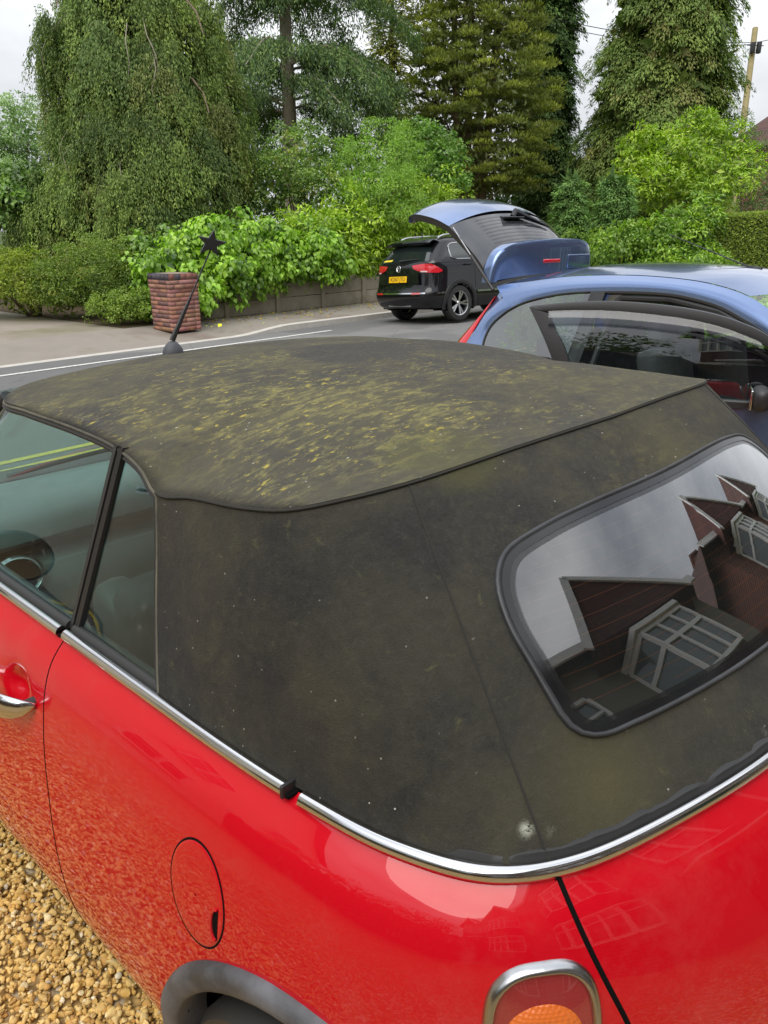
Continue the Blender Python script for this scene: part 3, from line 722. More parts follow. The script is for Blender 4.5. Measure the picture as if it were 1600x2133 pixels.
# ---- tail lamps
def rearl(x, y, side=1): return None
lamp_bvh = bvh_of(body, boot)
for s in (1, -1):
    # outline on the corner, survey in the plane that faces backwards and outwards
    c0 = Vector((.505, .676, .762)); nn = Vector((-.80, .56, .18)).normalized(); upv = Vector((0, 0, 1)); upv = (upv-nn*upv.dot(nn)).normalized(); rt = upv.cross(nn)
    out = [(0, .103), (.032, .100), (.057, .078), (.067, .035), (.065, -.03), (.056, -.085), (.028, -.105), (0, -.108)]
    loop = crom([(a, b, 0) for a, b in out]+[(-a, b, 0) for a, b in out[-2:0:-1]], 64, closed=True)
    def lp(sc, off):
        L = []
        for a, b, _ in loop:
            o = c0+rt*(a*sc[0])+upv*(b*sc[1])+nn*.4; h = lamp_bvh.ray_cast(o, -nn); p = (h[0] if h[0] is not None else c0)+nn*off; L.append(Vector((p.x, p.y*s, p.z)))
        for _ in range(2): L = [(L[i-1]+L[i]*2+L[(i+1) % len(L)])/4 for i in range(len(L))]
        return L
    lamp = empty('tail_lamp', (0, 0, 0)); lamp.parent = car
    G = [lp((q, w), o) for q, w, o in ((1.05, 1.04, -.002), (1.04, 1.03, .004), (1.0, 1.0, .010), (.95, .96, .012), (.90, .925, .010), (.87, .90, .004))]
    G = [list(q) for q in zip(*G)]; G.append(G[0]); MB().grid(G, flip=(s < 0)).build('lamp_bezel', mat('lamp_surround', (.42, .43, .44), .25, 1.), lamp, True, 60)
    cpt = lambda off: (lambda h: Vector((h[0]+nn*off)) if h[0] is not None else c0+nn*off)(lamp_bvh.ray_cast(c0+nn*.4, -nn))
    def disc(fr_, name, m, off0, off1):
        G = [lp((f*.88, f*.91), off0+(off1-off0)*(1-f*f)) for f in fr_]
        G = [list(q) for q in zip(*G)]; G.append(G[0]); return MB().grid(G, flip=(s < 0)).build(name, m, lamp, True)
    M_rl = mat('lamp_reflector_red', (.30, .02, .03), .3, coat=1.); tt = NT(M_rl)
    tt.bump(tt.voro(tt.coord(), 160, 'F1', 'Distance', 0), .12, .01)
    disc(np.linspace(.02, 1, 8), 'red_reflector', M_rl, .002, .002)
    M_am = mat('lamp_amber', (.75, .20, .03), .25, coat=.6); tt = NT(M_am); tt.bump(tt.voro(tt.coord(), 190, 'F1', 'Distance', 0), .3, .008)
    # amber round lens sitting low in the lamp
    ca = c0+upv*.006; L = []
    G = []
    for f, o in ((.02, .0080), (.5, .0078), (.85, .0065), (1, .0025)):
        row = []
        for i in range(40):
            a = 2*math.pi*i/40; o_ = ca+rt*(.047*f*math.cos(a))+upv*(.047*f*math.sin(a))+nn*.4; h = lamp_bvh.ray_cast(o_, -nn); p = h[0]+nn*o; row.append(Vector((p.x, p.y*s, p.z)))
        G.append(row)
    G = [list(q) for q in zip(*G)]; G.append(G[0]); MB().grid(G, flip=(s < 0)).build('amber_lens', M_am, lamp, True)
    disc(np.linspace(.02, 1.0, 8), 'clear_cover', glass('lamp_cover', (.97, .88, .88), 1.3), .0095, .018)
# chrome boot badge handle and bumper stop, low on the boot lid
def boot_pt(v, z, off=0.):
    h = lamp_bvh.ray_cast(Vector((-1, v, z)), Vector((1, 0, 0))); n = h[1]; n = -n if n.x > 0 else n; return h[0]+n*off, n
p, n = boot_pt(.175, .70); upb = Vector((0, 0, 1)); upb = (upb-n*upb.dot(n)).normalized()
MB().lathe([(.030, -.002), (.028, .006), (.018, .013), (0, .016)], frame(p, upb.cross(n), upb, n), 24).build('boot_button', M_red, boot)
p, n = boot_pt(0, .795); upb = Vector((0, 0, 1)); upb = (upb-n*upb.dot(n)).normalized(); mb = MB()
rt_ = upb.cross(n)
MB().tube([p+rt_*(.26*t)+n*(.03*(1-t**4))+upb*0 for t in np.linspace(-1, 1, 15)], [.006+.016*(1-t**4) for t in np.linspace(-1, 1, 15)], 12).build('boot_handle', M_chrome, boot)
# bumper
# ---- interior
seat_y = (.36, -.36)
MB().box((1.75, 0, .29), (2.0, 1.34, .04)).build('cabin_floor', M_seat, car, False)
for s in (1, -1):
    MB().box((1.75, s*.690, .62), (1.9, .03, .62), bev=.012).build('door_trim', M_int, car)
for y in seat_y:
    st = empty('front_seat', (0, 0, 0)); st.parent = car; rot = Matrix.Rotation(R(-14), 3, 'Y')
    MB().box((2.02, y, .44), (.52, .50, .15), bev=.05).build('seat_cushion', M_seat, st)
    MB().box((1.76, y, .70), (.14, .50, .56), bev=.05, rot=rot).build('seat_back', M_seat, st)
    for dy in (-.21, .21):
        MB().box((1.83, y+dy, .69), (.15, .09, .52), bev=.038, rot=rot).build('seat_bolster', M_int if dy > 0 else M_seat, st)  # one bolster per seat paler: a highlight put into its colour
    MB().box((1.68, y, 1.07), (.10, .26, .17), bev=.04, rot=rot).build('headrest', M_seat, st)
    for dy in (-.05, .05): MB().tube([(1.70, y+dy, .92), (1.69, y+dy, 1.02)], .007, 6).build('headrest_post', M_chrome, st)
rs = empty('rear_seat', (0, 0, 0)); rs.parent = car
MB().box((1.12, 0, .50), (.44, 1.1, .12), bev=.04).build('seat_cushion', M_seat, rs)
MB().box((.88, 0, .74), (.12, 1.1, .44), bev=.04, rot=Matrix.Rotation(R(-16), 3, 'Y')).build('seat_back', M_seat, rs)
MB().box((.72, 0, .915), (.26, .92, .03), bev=.01).build('parcel_shelf', M_int, car)
# dashboard: swept across the cabin
G = []
for y in np.linspace(-.69, .69, 25):
    bul = .03*math.exp(-(y/.2)**2)
    G.append([(2.76, y, .955), (2.60, y, .985+bul), (2.48, y, .985+bul), (2.41, y, .965+bul), (2.375, y, .93), (2.37, y, .885), (2.40, y, .86), (2.44, y, .855), (2.44, y, .82), (2.37, y, .80), (2.34, y, .74), (2.36, y, .62), (2.50, y, .52)])
dash = MB().grid(G).build('dashboard', M_dash, car, True, 40)
def dash_ring(name, c, r, ax, fill):
    o = MB().lathe([(r*1.25, -.02), (r*1.22, .006), (r*1.05, .016), (r*.95, .010), (r*.93, 0)], frame(Vector(c), Vector((0, 1, 0)), ax.cross(Vector((0, 1, 0))), ax), 36).build(name, M_satin, dash)
    MB().lathe([(r*.94, .002), (0, .002)], frame(Vector(c), Vector((0, 1, 0)), ax.cross(Vector((0, 1, 0))), ax), 36).build(fill, M_blackgloss, o); return o
dash_ring('air_vent', (2.335, .60, .80), .052, Vector((-.95, .12, .3)).normalized(), 'vent_louvre')
dash_ring('air_vent', (2.335, -.575, .895), .052, Vector((-.95, 0, .3)).normalized(), 'vent_louvre')
dash_ring('speedometer', (2.32, .10, .86), .095, Vector((-.92, 0, .38)).normalized(), 'dial')
dash_ring('air_vent', (2.62, .17, 1.02), .03, Vector((-.1, 0, 1)).normalized(), 'vent_louvre')
sw = empty('steering_wheel', (0, 0, 0)); sw.parent = car; SWM = frame(Vector((2.08, -.36, .90)), Vector((0, 1, 0)), Vector((.4, 0, .92)), Vector((-.92, 0, .4)))
MB().tube([SWM@Vector((.18*math.cos(a), .18*math.sin(a), 0)) for a in np.linspace(0, 2*math.pi, 41)], .015, 10).build('steering_rim', M_blackplastic, sw)
mb = MB().lathe([(.06, -.02), (.055, .015), (0, .03)], SWM, 24)
for a in (0, 180, 270): mb.tube([SWM@Vector((.04*math.cos(R(a)), .04*math.sin(R(a)), 0)), SWM@Vector((.18*math.cos(R(a)), .18*math.sin(R(a)), 0))], .014, 8)
mb.build('steering_hub', M_blackplastic, sw)

# ------------------------------------------------------------------ ground, road, kerbs (road runs 50 degrees off +X)
RA = R(50); rx, ry = math.cos(RA), math.sin(RA)
def RN(r, n, z=0.): return Vector((r*rx-n*ry, r*ry+n*rx, z))
def zr(n): return interp(n, [5.6, 8.4, 11.35], [0, 0, -.13])
def sheet(name, rs, ns, zf, m, kind='structure', dz=0.):
    o = MB().grid([[RN(r, n, zf(r, n)+dz) for n in ns] for r in rs], flip=True).build(name, m, None); return tag(o, kind=kind)
def flatmat(name, c0, c1, sc=3., rough=.9, bsc=200, bst=.3, bd=.004, extra=None):
    m = mat(name, c0, rough, spec=.3); t = NT(m); v = t.coord(); n = t.noise(v, sc, 8, .65)
    f = t.noise(v, bsc, 3, .7); c = t.mix(t.math('MULTIPLY', f, .5), t.ramp(n, [(.3, c0), (.7, c1)]), tuple(x*1.7 for x in c1)); 
    if extra: c = extra(t, v, c)
    t.col(c); t.bump(f, bst, bd); return m
def gravel_look(t, v, c):
    vo = t.voro(v, 38, 'F1', 'Color'); d = t.voro(v, 38, 'F1', 'Distance'); sc = t.new('ShaderNodeSeparateColor'); t.l.new(vo, sc.inputs[0])
    cc = t.ramp(sc.outputs[0], [(0, (.30, .17, .045)), (.35, (.45, .28, .09)), (.7, (.56, .40, .17)), (.9, (.62, .54, .38)), (1, (.30, .29, .26))])
    cc = t.mix(t.ramp(d, [(.35, 0.), (.75, 1.)]), cc, (.26, .17, .065)); t.bump(t.math('SUBTRACT', 1., d), .9, .02); return cc
M_gravel = flatmat('gravel', (.4, .26, .1), (.5, .35, .15))
tg = NT(M_gravel); vg = tg.coord(); tg.col(gravel_look(tg, vg, None))
def asphalt_extra(t, v, c):
    w = t.voro(t.coord((1, 1, 1), (0, 0, 0)), .9, 'DISTANCE_TO_EDGE', 'Distance'); n = t.noise(v, .5, 4, .6)
    c = t.mix(t.ramp(n, [(.40, 0.), (.62, .55)]), c, (.20, .195, .185)); c = t.mix(t.ramp(t.noise(v, .23, 3, .5), [(.50, 0.), (.52, .45)]), c, (.085, .085, .088))
    return t.mix(t.ramp(w, [(.004, .25), (.010, 0.)]), c, (.05, .05, .05))
M_road = flatmat('road_asphalt', (.105, .105, .105), (.155, .153, .148), 1.1, .82, 160, .5, .006, asphalt_extra)
M_pave = flatmat('pavement_asphalt', (.16, .142, .12), (.235, .21, .18), .8, .9, 120, .4, .005, lambda t, v, c: t.mix(t.ramp(t.noise(v, .8, 6, .6), [(.52, 0.), (.66, .5)]), c, (.12, .08, .06)))
M_drive = flatmat('drive_asphalt', (.165, .14, .115), (.24, .21, .175), .5, .9, 120, .4, .005, lambda t, v, c: t.mix(t.ramp(t.noise(v, .45, 5, .6), [(.48, 0.), (.62, .6)]), c, (.13, .12, .05)))
M_kerb = flatmat('kerb_concrete', (.30, .28, .25), (.44, .42, .38), 6, .9)
M_mark = mat('white_marking', (.62, .61, .58), .7); tm = NT(M_mark); vm = tm.coord(); tm.col(tm.ramp(tm.noise(vm, 22, 6, .75), [(.36, (.22, .22, .21)), (.50, (.66, .65, .62))]))
M_yel = mat('yellow_marking', (.70, .52, .06), .7); tm = NT(M_yel); vm = tm.coord(); tm.col(tm.ramp(tm.noise(vm, 22, 6, .75), [(.32, (.30, .24, .08)), (.46, (.72, .55, .08))]))
M_soil = flatmat('soil', (.05, .035, .02), (.09, .065, .035), 2, .95, 40, .8, .03)
M_grass = flatmat('rough_grass', (.03, .05, .012), (.06, .09, .02), 4, .95, 60, .8, .03)
ext = [-60, -30, -14, -4, 0, 4, 8, 12, 16, 22, 30, 60]
tag(mobj('ground', [(-600, -600, -.32), (600, -600, -.32), (600, 600, -.32), (-600, 600, -.32)], [(0, 1, 2, 3)], M_grass), kind='structure')
sheet('gravel_drive', [-14, -8, -4, 0, 4, 8.3], np.linspace(-14, 5.48, 9), lambda r, n: 0., M_gravel)
sheet('lawn', [8.32, 12, 16, 22, 30, 60], np.linspace(-14, 5.48, 9), lambda r, n: .0, M_grass)
sheet('side_garden', [-60, -30, -14.02], np.linspace(-14, 5.48, 9), lambda r, n: .0, M_grass)
o = MB().grid([[RN(r, 5.48, .004), RN(r, 5.48, .012), RN(r, 5.60, .012), RN(r, 5.60, -.01)] for r in ext], flip=True).build('near_kerb', M_kerb); tag(o, kind='structure')
sheet('road', ext, [5.6, 7, 8.4, 9.4, 10.4, 11.38], lambda r, n: zr(n)-.004, M_road)
for n0 in (5.82, 6.05):
    sheet('yellow_line', ext, [n0, n0+.085], lambda r, n: zr(n), M_yel, dz=.001)
sheet('edge_line', [-60, -20, -5, 0, 4, 8, 10.9], [10.42, 10.53], lambda r, n: zr(n), M_mark, dz=.002)
def kh(r): return -.125+.105*sm((r-9.3)/1.4)
rs_ = [-60, -20, -5, 0, 4, 7, 9, 9.3, 9.6, 9.9, 10.2, 10.5, 10.8, 12, 16, 22, 30, 60]
o = MB().grid([[RN(r, n, z) for n, z in ((11.35, -.16), (11.35, kh(r)-.008), (11.36, kh(r)), (11.48, kh(r)+.002), (11.48, kh(r)-.08))] for r in rs_], flip=True).build('kerb', M_kerb); tag(o, kind='structure')
sheet('pavement', rs_, [11.48, 11.8, 12.4, 12.95], lambda r, n: kh(r)+.001+(n-11.48)/1.47*(.02-kh(r)), M_pave)
sheet('driveway', [-60, -20, -8, 0, 4, 8.0], [12.95, 15, 18, 24], lambda r, n: .018, M_drive)
sheet('garden_soil', [8.0, 12, 16, 22, 30, 60], [12.95, 15, 18, 30, 60], lambda r, n: .025, M_soil)
sheet('verge', [-60, -20, -8, 0, 4, 8.0], [24, 30, 60], lambda r, n: .02, M_soil)

# ------------------------------------------------------------------ gravel stones beside the car
def tinted(name, c0, rough=.6, spec=.4, trans=0., bumpsc=0):
    m = mat(name, c0, rough, spec=spec); t = NT(m); a = t.new('ShaderNodeAttribute', attribute_name='tint'); col = a.outputs['Color']
    if bumpsc:
        v = t.coord(); f = t.noise(v, bumpsc, 4, .7); col = t.mix(t.math('MULTIPLY', t.math('SUBTRACT', f, .35), .9), col, (.5, .42, .28)); t.bump(f, .4, .003)
    t.col(col)
    if trans:
        tr = t.new('ShaderNodeBsdfTranslucent'); mx = t.new('ShaderNodeMixShader'); mx.inputs[0].default_value = trans
        t.l.new(t.mix(1., col, (1., 1.25, .45), 'MULTIPLY'), tr.inputs[0]); t.l.new(t.b.outputs[0], mx.inputs[1]); t.l.new(tr.outputs[0], mx.inputs[2])
        out = [x for x in t.n if x.type == 'OUTPUT_MATERIAL'][0]; t.l.new(mx.outputs[0], out.inputs[0])
    return m
def np_mesh(name, V, F, mat_, parent=None, tint=None, smooth=False):
    me = bpy.data.meshes.new(name); nv, nf, k = len(V), len(F), F.shape[1]
    me.vertices.add(nv); me.vertices.foreach_set('co', V.astype(np.float32).ravel())
    me.loops.add(nf*k); me.loops.foreach_set('vertex_index', F.astype(np.int32).ravel())
    me.polygons.add(nf); me.polygons.foreach_set('loop_start', np.arange(0, nf*k, k, dtype=np.int32))
    me.update(calc_edges=True)
    if tint is not None:
        at_ = me.color_attributes.new('tint', 'FLOAT_COLOR', 'POINT'); at_.data.foreach_set('color', np.concatenate([tint, np.ones((nv, 1))], 1).astype(np.float32).ravel())
    me.materials.append(mat_)
    if smooth: me.polygons.foreach_set('use_smooth', [True]*nf)
    o = bpy.data.objects.new(name, me); COL.objects.link(o)
    if parent: o.parent = parent
    return o
def gravel_stones():
    bm = bmesh.new(); bmesh.ops.create_icosphere(bm, subdivisions=2, radius=1); V0 = np.array([v.co[:] for v in bm.verts]); F0 = np.array([[v.index for v in f.verts] for f in bm.faces]); bm.free()
    shapes = []
    for i in range(14):
        V = V0*np.array((1, rng.uniform(.6, .95), rng.uniform(.45, .75)))
        for _ in range(8):
            n = rng.normal(size=3); n /= np.linalg.norm(n); d = rng.uniform(.24, .52); V = V-np.maximum(0, V@n-d)[:, None]*n
        shapes.append(V)
    mp = car.matrix_world
    N = 60000; X = rng.uniform(-2.2, .2, N); Y = rng.uniform(.25, 2.9, N)
    P = np.stack([X, Y], 1); O = np.array(car.location[:2]); d = P-O; u = d@np.array(fwv[:2]); v = d@np.array(lfv[:2])
    keep = (v > .74); P = P[keep]
    d2 = np.hypot(P[:, 0]+.9, P[:, 1]-1.5); P = P[(d2 < .95) | (rng.random(len(P)) < .35)]
    n = len(P); allV, allF, allT = [], [], []
    pal = np.array([(.58, .35, .08), (.66, .43, .13), (.72, .52, .20), (.50, .27, .06), (.76, .61, .33), (.70, .46, .14), (.78, .69, .50), (.42, .36, .27)])
    pw = np.array([.2, .26, .18, .12, .06, .14, .02, .02]); pw /= pw.sum()
    for i in range(n):
        s = rng.choice([.0075, .010, .0125, .017], p=[.2, .36, .30, .14])*rng.uniform(.85, 1.2); S = shapes[rng.integers(14)]*s
        a, b, c = rng.uniform(0, 6.28), rng.normal(0, .35), rng.normal(0, .35)
        ca, sa, cb, sb, cc, sc = math.cos(a), math.sin(a), math.cos(b), math.sin(b), math.cos(c), math.sin(c)
        M = np.array([[ca, -sa, 0], [sa, ca, 0], [0, 0, 1]])@np.array([[1, 0, 0], [0, cb, -sb], [0, sb, cb]])@np.array([[cc, 0, sc], [0, 1, 0], [-sc, 0, cc]])
        z = s*.3+rng.random()**1.5*.016
        allV.append(S@M.T+np.array((P[i, 0], P[i, 1], z))); allF.append(F0+i*len(V0))
        col = pal[rng.choice(8, p=pw)]*rng.uniform(.88, 1.18); allT.append(np.repeat(col[None], len(V0), 0))
    m = tinted('gravel_stone', (.5, .3, .1), .75, .3, bumpsc=90)
    return tag(np_mesh('gravel', np.concatenate(allV), np.concatenate(allF), m, None, np.concatenate(allT)), kind='stuff')
gravel_stones()

# ------------------------------------------------------------------ brick pillar and low concrete wall across the road
M_brick = mat('red_brick', (.3, .1, .07), .9, spec=.2); t = NT(M_brick); a = t.new('ShaderNodeAttribute', attribute_name='tint'); v = t.coord(); nz = t.noise(v, 14, 5, .7)
t.col(t.mix(t.ramp(nz, [(.45, 0.), (.7, .45)]), a.outputs['Color'], (.13, .095, .085))); t.bump(t.noise(v, 120, 3), .4, .004)
M_mortar = flatmat('mortar', (.20, .14, .115), (.26, .19, .16), 8)
def bricks_pillar(name, center, rz, w, h, label):
    root = empty(name, center, rz, label, 'pillar')
    V, F, T = [], [], []
    def brick(c, d, col):
        n = len(V); x, y, z = (k/2 for k in d); b = .004
        for p in ((-x,-y,-z),(x,-y,-z),(x,y,-z),(-x,y,-z),(-x,-y,z),(x,-y,z),(x,y,z),(-x,y,z)): V.append((c[0]+p[0]+rng.normal(0, .0006), c[1]+p[1]+rng.normal(0, .0006), c[2]+p[2])); T.append(col)
        for q in ((3,2,1,0),(4,5,6,7),(0,1,5,4),(1,2,6,5),(2,3,7,6),(3,0,4,7)): F.append([i+n for i in q])
    z = .0; course = 0; ch = .075
    while z < h-.12:
        proj = .011 if z > h-.12-2*ch-.01 else 0
        W = w+2*proj; L = W/2
        for side in range(4):
            segs = [(-W/2, -W/2+.5*L*1.0+.0), ] if False else None
            k = 2; xs = [(-W/2, -W/2+.215), (-W/2+.215, W/2-.1)] if (course+side) % 2 else [(-W/2, -W/2+.112), (-W/2+.112, W/2-.1)] 
            if W > .45: xs = [(xs[0][0], xs[0][1]), (xs[0][1], xs[1][1])]
            for x0, x1 in xs:
                if x1-x0 < .03: continue
                parts = max(1, round((x1-x0)/.22)); 
                for q in range(parts):
                    a0 = x0+(x1-x0)*q/parts; a1 = x0+(x1-x0)*(q+1)/parts; cx = (a0+a1)/2; ln = a1-a0-.006
                    cc = (cx, -W/2+.05, z+ch/2); base = np.array((.34, .165, .118))*rng.uniform(.7, 1.15); base = base*(1, rng.uniform(.85, 1.15), rng.uniform(.85, 1.3))
                    if rng.random() < .12: base = np.array((.16, .09, .085))
                    an = side*math.pi/2; co, si = round(math.cos(an)), round(math.sin(an)); c2 = (cc[0]*co-cc[1]*si, cc[0]*si+cc[1]*co, cc[2])
                    d = (ln, .1, ch-.007) if side % 2 == 0 else (.1, ln, ch-.007); brick(c2, d, tuple(base))
        z += ch; course += 1
    W = w+.024
    for side in range(4):
        k = 5
        for q in range(k):
            cx = -W/2+(q+.5)*W/k; cc = (cx, -W/2+.056, z+.055); an = side*math.pi/2; co, si = round(math.cos(an)), round(math.sin(an))
            c2 = (cc[0]*co-cc[1]*si, cc[0]*si+cc[1]*co, cc[2]); d = (W/k-.010, .112, .105) if side % 2 == 0 else (.112, W/k-.010, .105)
            brick(c2, d, tuple(np.array((.075, .07, .085))*rng.uniform(.7, 1.3)) if rng.random() < .6 else tuple(np.array((.22, .10, .08))*rng.uniform(.8, 1.2)))
    np_mesh('brickwork', np.array(V), np.array(F), M_brick, root, np.array(T))
    MB().box((0, 0, z/2), (w-.008, w-.008, z)).box((0, 0, z+.045), (W-.016, W-.016, .10)).build('mortar_core', M_mortar, root, False)
    MB().grid([[(x*W*.5, y*W*.5, z+.101+.02*(1-max(abs(x), abs(y)))) for y in np.linspace(-.96, .96, 7)] for x in np.linspace(-.96, .96, 7)], flip=True).build('mossy_cap', flatmat('cap_moss', (.16, .13, .09), (.24, .20, .15), 12, .95), root)
    return root
bricks_pillar('brick_pillar', tuple(RN(8.74, 12.36, -.02)), R(50), .62, .99, 'red brick gate pillar with a blue-grey brick cap at the driveway entrance')
M_conc = flatmat('old_concrete', (.17, .145, .11), (.28, .245, .19), 2.2, .95, 70, .5, .006, lambda t, v, c: t.mix(t.ramp(t.noise(v, 1.6, 6, .7), [(.5, 0.), (.66, .6)]), c, (.11, .11, .06)))
wall = empty('concrete_wall', tuple(RN(9.0, 13.02, 0)), RA, 'low weathered concrete slab wall with square posts under the ivy', 'wall')
x = 0.
for i in range(6):
    L = 1.42
    for zz, hh in ((.155, .30), (.465, .30)):
        MB().box((x+L/2, 0, zz+.01), (L-.115, .055, hh-.006), bev=.006).build('wall_slab', M_conc, wall)
    MB().box((x-.0, -.01, .32), (.11, .12, .66), bev=.012).build('wall_post', M_conc, wall); x += L
    
# ------------------------------------------------------------------ the terrace behind the camera (it shows in the glass and paint)
M_render = flatmat('white_render', (.50, .48, .43), (.62, .60, .55), 2, .9, 90, .3, .004)
M_pebble = flatmat('pebbledash', (.30, .28, .24), (.42, .39, .34), 3, .95, 60, .9, .01)
M_pebble2 = flatmat('brown_pebbledash', (.16, .14, .12), (.24, .21, .18), 3, .95, 60, .9, .01)
def brickwall():
    m = mat('house_brick', (.3, .1, .07), .9); t = NT(m); b = t.new('ShaderNodeTexBrick'); v = t.coord((1, 1, 1), (R(90), 0, 0)); t.l.new(v, b.inputs[0])
    b.inputs['Scale'].default_value = 1; b.inputs['Brick Width'].default_value = .225; b.inputs['Row Height'].default_value = .075; b.inputs['Mortar Size'].default_value = .008
    b.inputs['Color1'].default_value = (.20, .06, .042, 1); b.inputs['Color2'].default_value = (.13, .042, .033, 1); b.inputs['Mortar'].default_value = (.25, .2, .16, 1); t.col(b.outputs[0]); return m
M_hbrick = brickwall()
def tiles(name, c0, c1):
    m = mat(name, c0, .85); t = NT(m); b = t.new('ShaderNodeTexBrick'); v = t.coord((1, 1, 1), (R(90), 0, 0)); t.l.new(v, b.inputs[0])
    b.inputs['Scale'].default_value = 1; b.inputs['Brick Width'].default_value = .17; b.inputs['Row Height'].default_value = .11; b.inputs['Mortar Size'].default_value = .006
    b.inputs['Color1'].default_value = (*c0, 1); b.inputs['Color2'].default_value = (*c1, 1); b.inputs['Mortar'].default_value = (.03, .015, .012, 1); t.col(b.outputs[0]); t.bump(b.outputs[1], .8, .02); return m
M_tile = tiles('hung_tile', (.13, .042, .032), (.085, .03, .028))
M_roof = tiles('roof_tile', (.13, .065, .05), (.09, .05, .045))
M_wglass = mat('window_glass', (.10, .12, .12), .03, spec=1.); 
M_curtain = mat('net_curtain', (.5, .52, .5), .9)
def win(parent, x, z, w, h, y, panes=3):
    f = MB(); fw_ = .07
    f.box((x, y-.03, z), (w, .08, fw_)).box((x, y-.03, z+h), (w, .08, fw_))
    for i in range(panes+1): f.box((x-w/2+w*i/panes, y-.028, z+h/2), (fw_, .09, h-fw_-.004))
    f.box((x, y-.026, z+h*.68), (w-.02, .07, .05))
    o = f.build('window', M_white, parent, False)
    MB().box((x, y-.0, z+h/2), (w-.06, .02, h-.04)).build('pane', M_wglass, o, False)
    MB().box((x, y-.09, z-.06), (w+.16, .16, .05)).build('sill', M_white, o, False)
def bay(parent, x, y, z0, h, w=2.6, dpt=.75, skirt=None):
    pts = [(-w/2, 0), (-w/2+.55, -dpt), (w/2-.55, -dpt), (w/2, 0)]; fr_ = MB(); gl_ = MB()
    for (ax, ay), (bx, by), k in zip(pts[:-1], pts[1:], (1, 3, 1)):
        d = Vector((bx-ax, by-ay, 0)); L = d.length; a = math.atan2(d.y, d.x); c = Vector((x+(ax+bx)/2, y+(ay+by)/2, 0))
        for zz in (z0, z0+h*.66, z0+h): fr_.box((c.x, c.y, zz), (L, .09, .08), a)
        for i in range(k+1):
            q = Vector((x+ax, y+ay, z0+h/2))+d*(i/k); fr_.box(q, (.085, .10, h), a)
        gl_.box((c.x, c.y, z0+h/2), (L-.02, .02, h), a)
    o = fr_.build('window', M_white, parent, False); gl_.build('pane', M_wglass, o, False)
    k = MB(); k.prism([(x+a, y+b) for a, b in [(pts[0][0]-.08, 0), (pts[1][0]-.08, -dpt-.1), (pts[2][0]+.08, -dpt-.1), (pts[3][0]+.08, 0)]], .10, Matrix.Translation((0, 0, z0+h+.05))); k.build('bay_cornice', M_white, o, False)
    if skirt: MB().prism([(x+a, y+b) for a, b in pts], skirt[1]-skirt[0], Matrix.Translation((0, 0, skirt[0]))).build('bay_skirt', skirt[2], parent, False)
def house(name, r0, n0, w, label, wallm, flip=1, hgt=5.3, dep=8):
    h = empty(name, tuple(RN(r0, n0, 0)), RA+math.pi, label, 'house')     # local -Y faces the road
    MB().box((0, dep/2, hgt/2), (w, dep, hgt)).build('wall', wallm, h, False)
    ov = .4; z1 = hgt+3.0
    vs = [(-w/2-ov, -ov, hgt), (w/2+ov, -ov, hgt), (w/2+ov, dep+ov, hgt), (-w/2-ov, dep+ov, hgt), (-w/2+2.6, dep/2, z1), (w/2-2.6, dep/2, z1)]
    rf = mobj('roof', vs, [(0, 1, 5, 4), (2, 3, 4, 5), (1, 2, 5), (3, 0, 4), (3, 2, 1, 0)], M_roof, h, False)
    MB().box((w*.2*flip, dep/2, z1+.3), (.9, .6, 1.8)).box((w*.2*flip, dep/2, z1+1.24), (1.0, .7, .12)).build('chimney', M_hbrick, rf, False)
    MB().box((0, -ov+.02, hgt-.02), (w+2*ov, .05, .2)).build('fascia', M_white, h, False)
    for s in (-1, 1):
        x = s*w*.27
        bay(h, x, 0, 3.35, 1.25, 2.5, .7, (2.35, 3.30, M_tile)); bay(h, x, 0, .85, 1.3, 2.5, .7, (0, .80, M_hbrick))
        g = [(x-1.75, -.75, hgt-.45), (x+1.75, -.75, hgt-.45), (x, -.75, hgt+1.35), (x-1.75, 2.4, hgt-.45), (x+1.75, 2.4, hgt-.45), (x, 2.4, hgt+1.35)]
        mobj('gable', g, [(0, 1, 2), (0, 2, 5, 3), (1, 4, 5, 2), (0, 3, 4, 1)], M_roof if s*flip > 0 else M_tile, h, False)
        for dx in (-1, 1): MB().box((x+dx*.9, -.80, hgt+.42), (2.6, .05, .16), rot=Matrix.Rotation(R(45.8*dx), 3, 'Y')).build('bargeboard', M_white, h, False)
    win(h, 0, 3.5, .9, 1.1, 0, 2)
    dr = MB().box((0, -.03, 1.05), (.95, .06, 2.1)).build('door', mat('door_paint', (.05, .09, .07), .3), h, False)
    MB().box((.33, -.08, 1.0), (.03, .06, .12)).build('handle', M_chrome, dr, False)
    MB().box((0, -.6, 2.4), (1.6, 1.2, .1)).build('porch', M_white, h, False)
    return h
house('terraced_house', 3.2, -4.3, 10.5, 'brown pebbledashed house with tile hung double bays facing the gravel drive', M_pebble2)
house('terraced_house', 15.6, -3.8, 10.5, 'brick house with stacked white bay windows, right of the brown one', M_hbrick, -1)
house('terraced_house', -5.95, -4.6, 7.5, 'narrow red brick house with white bays, left of the brown one', M_hbrick, 1)

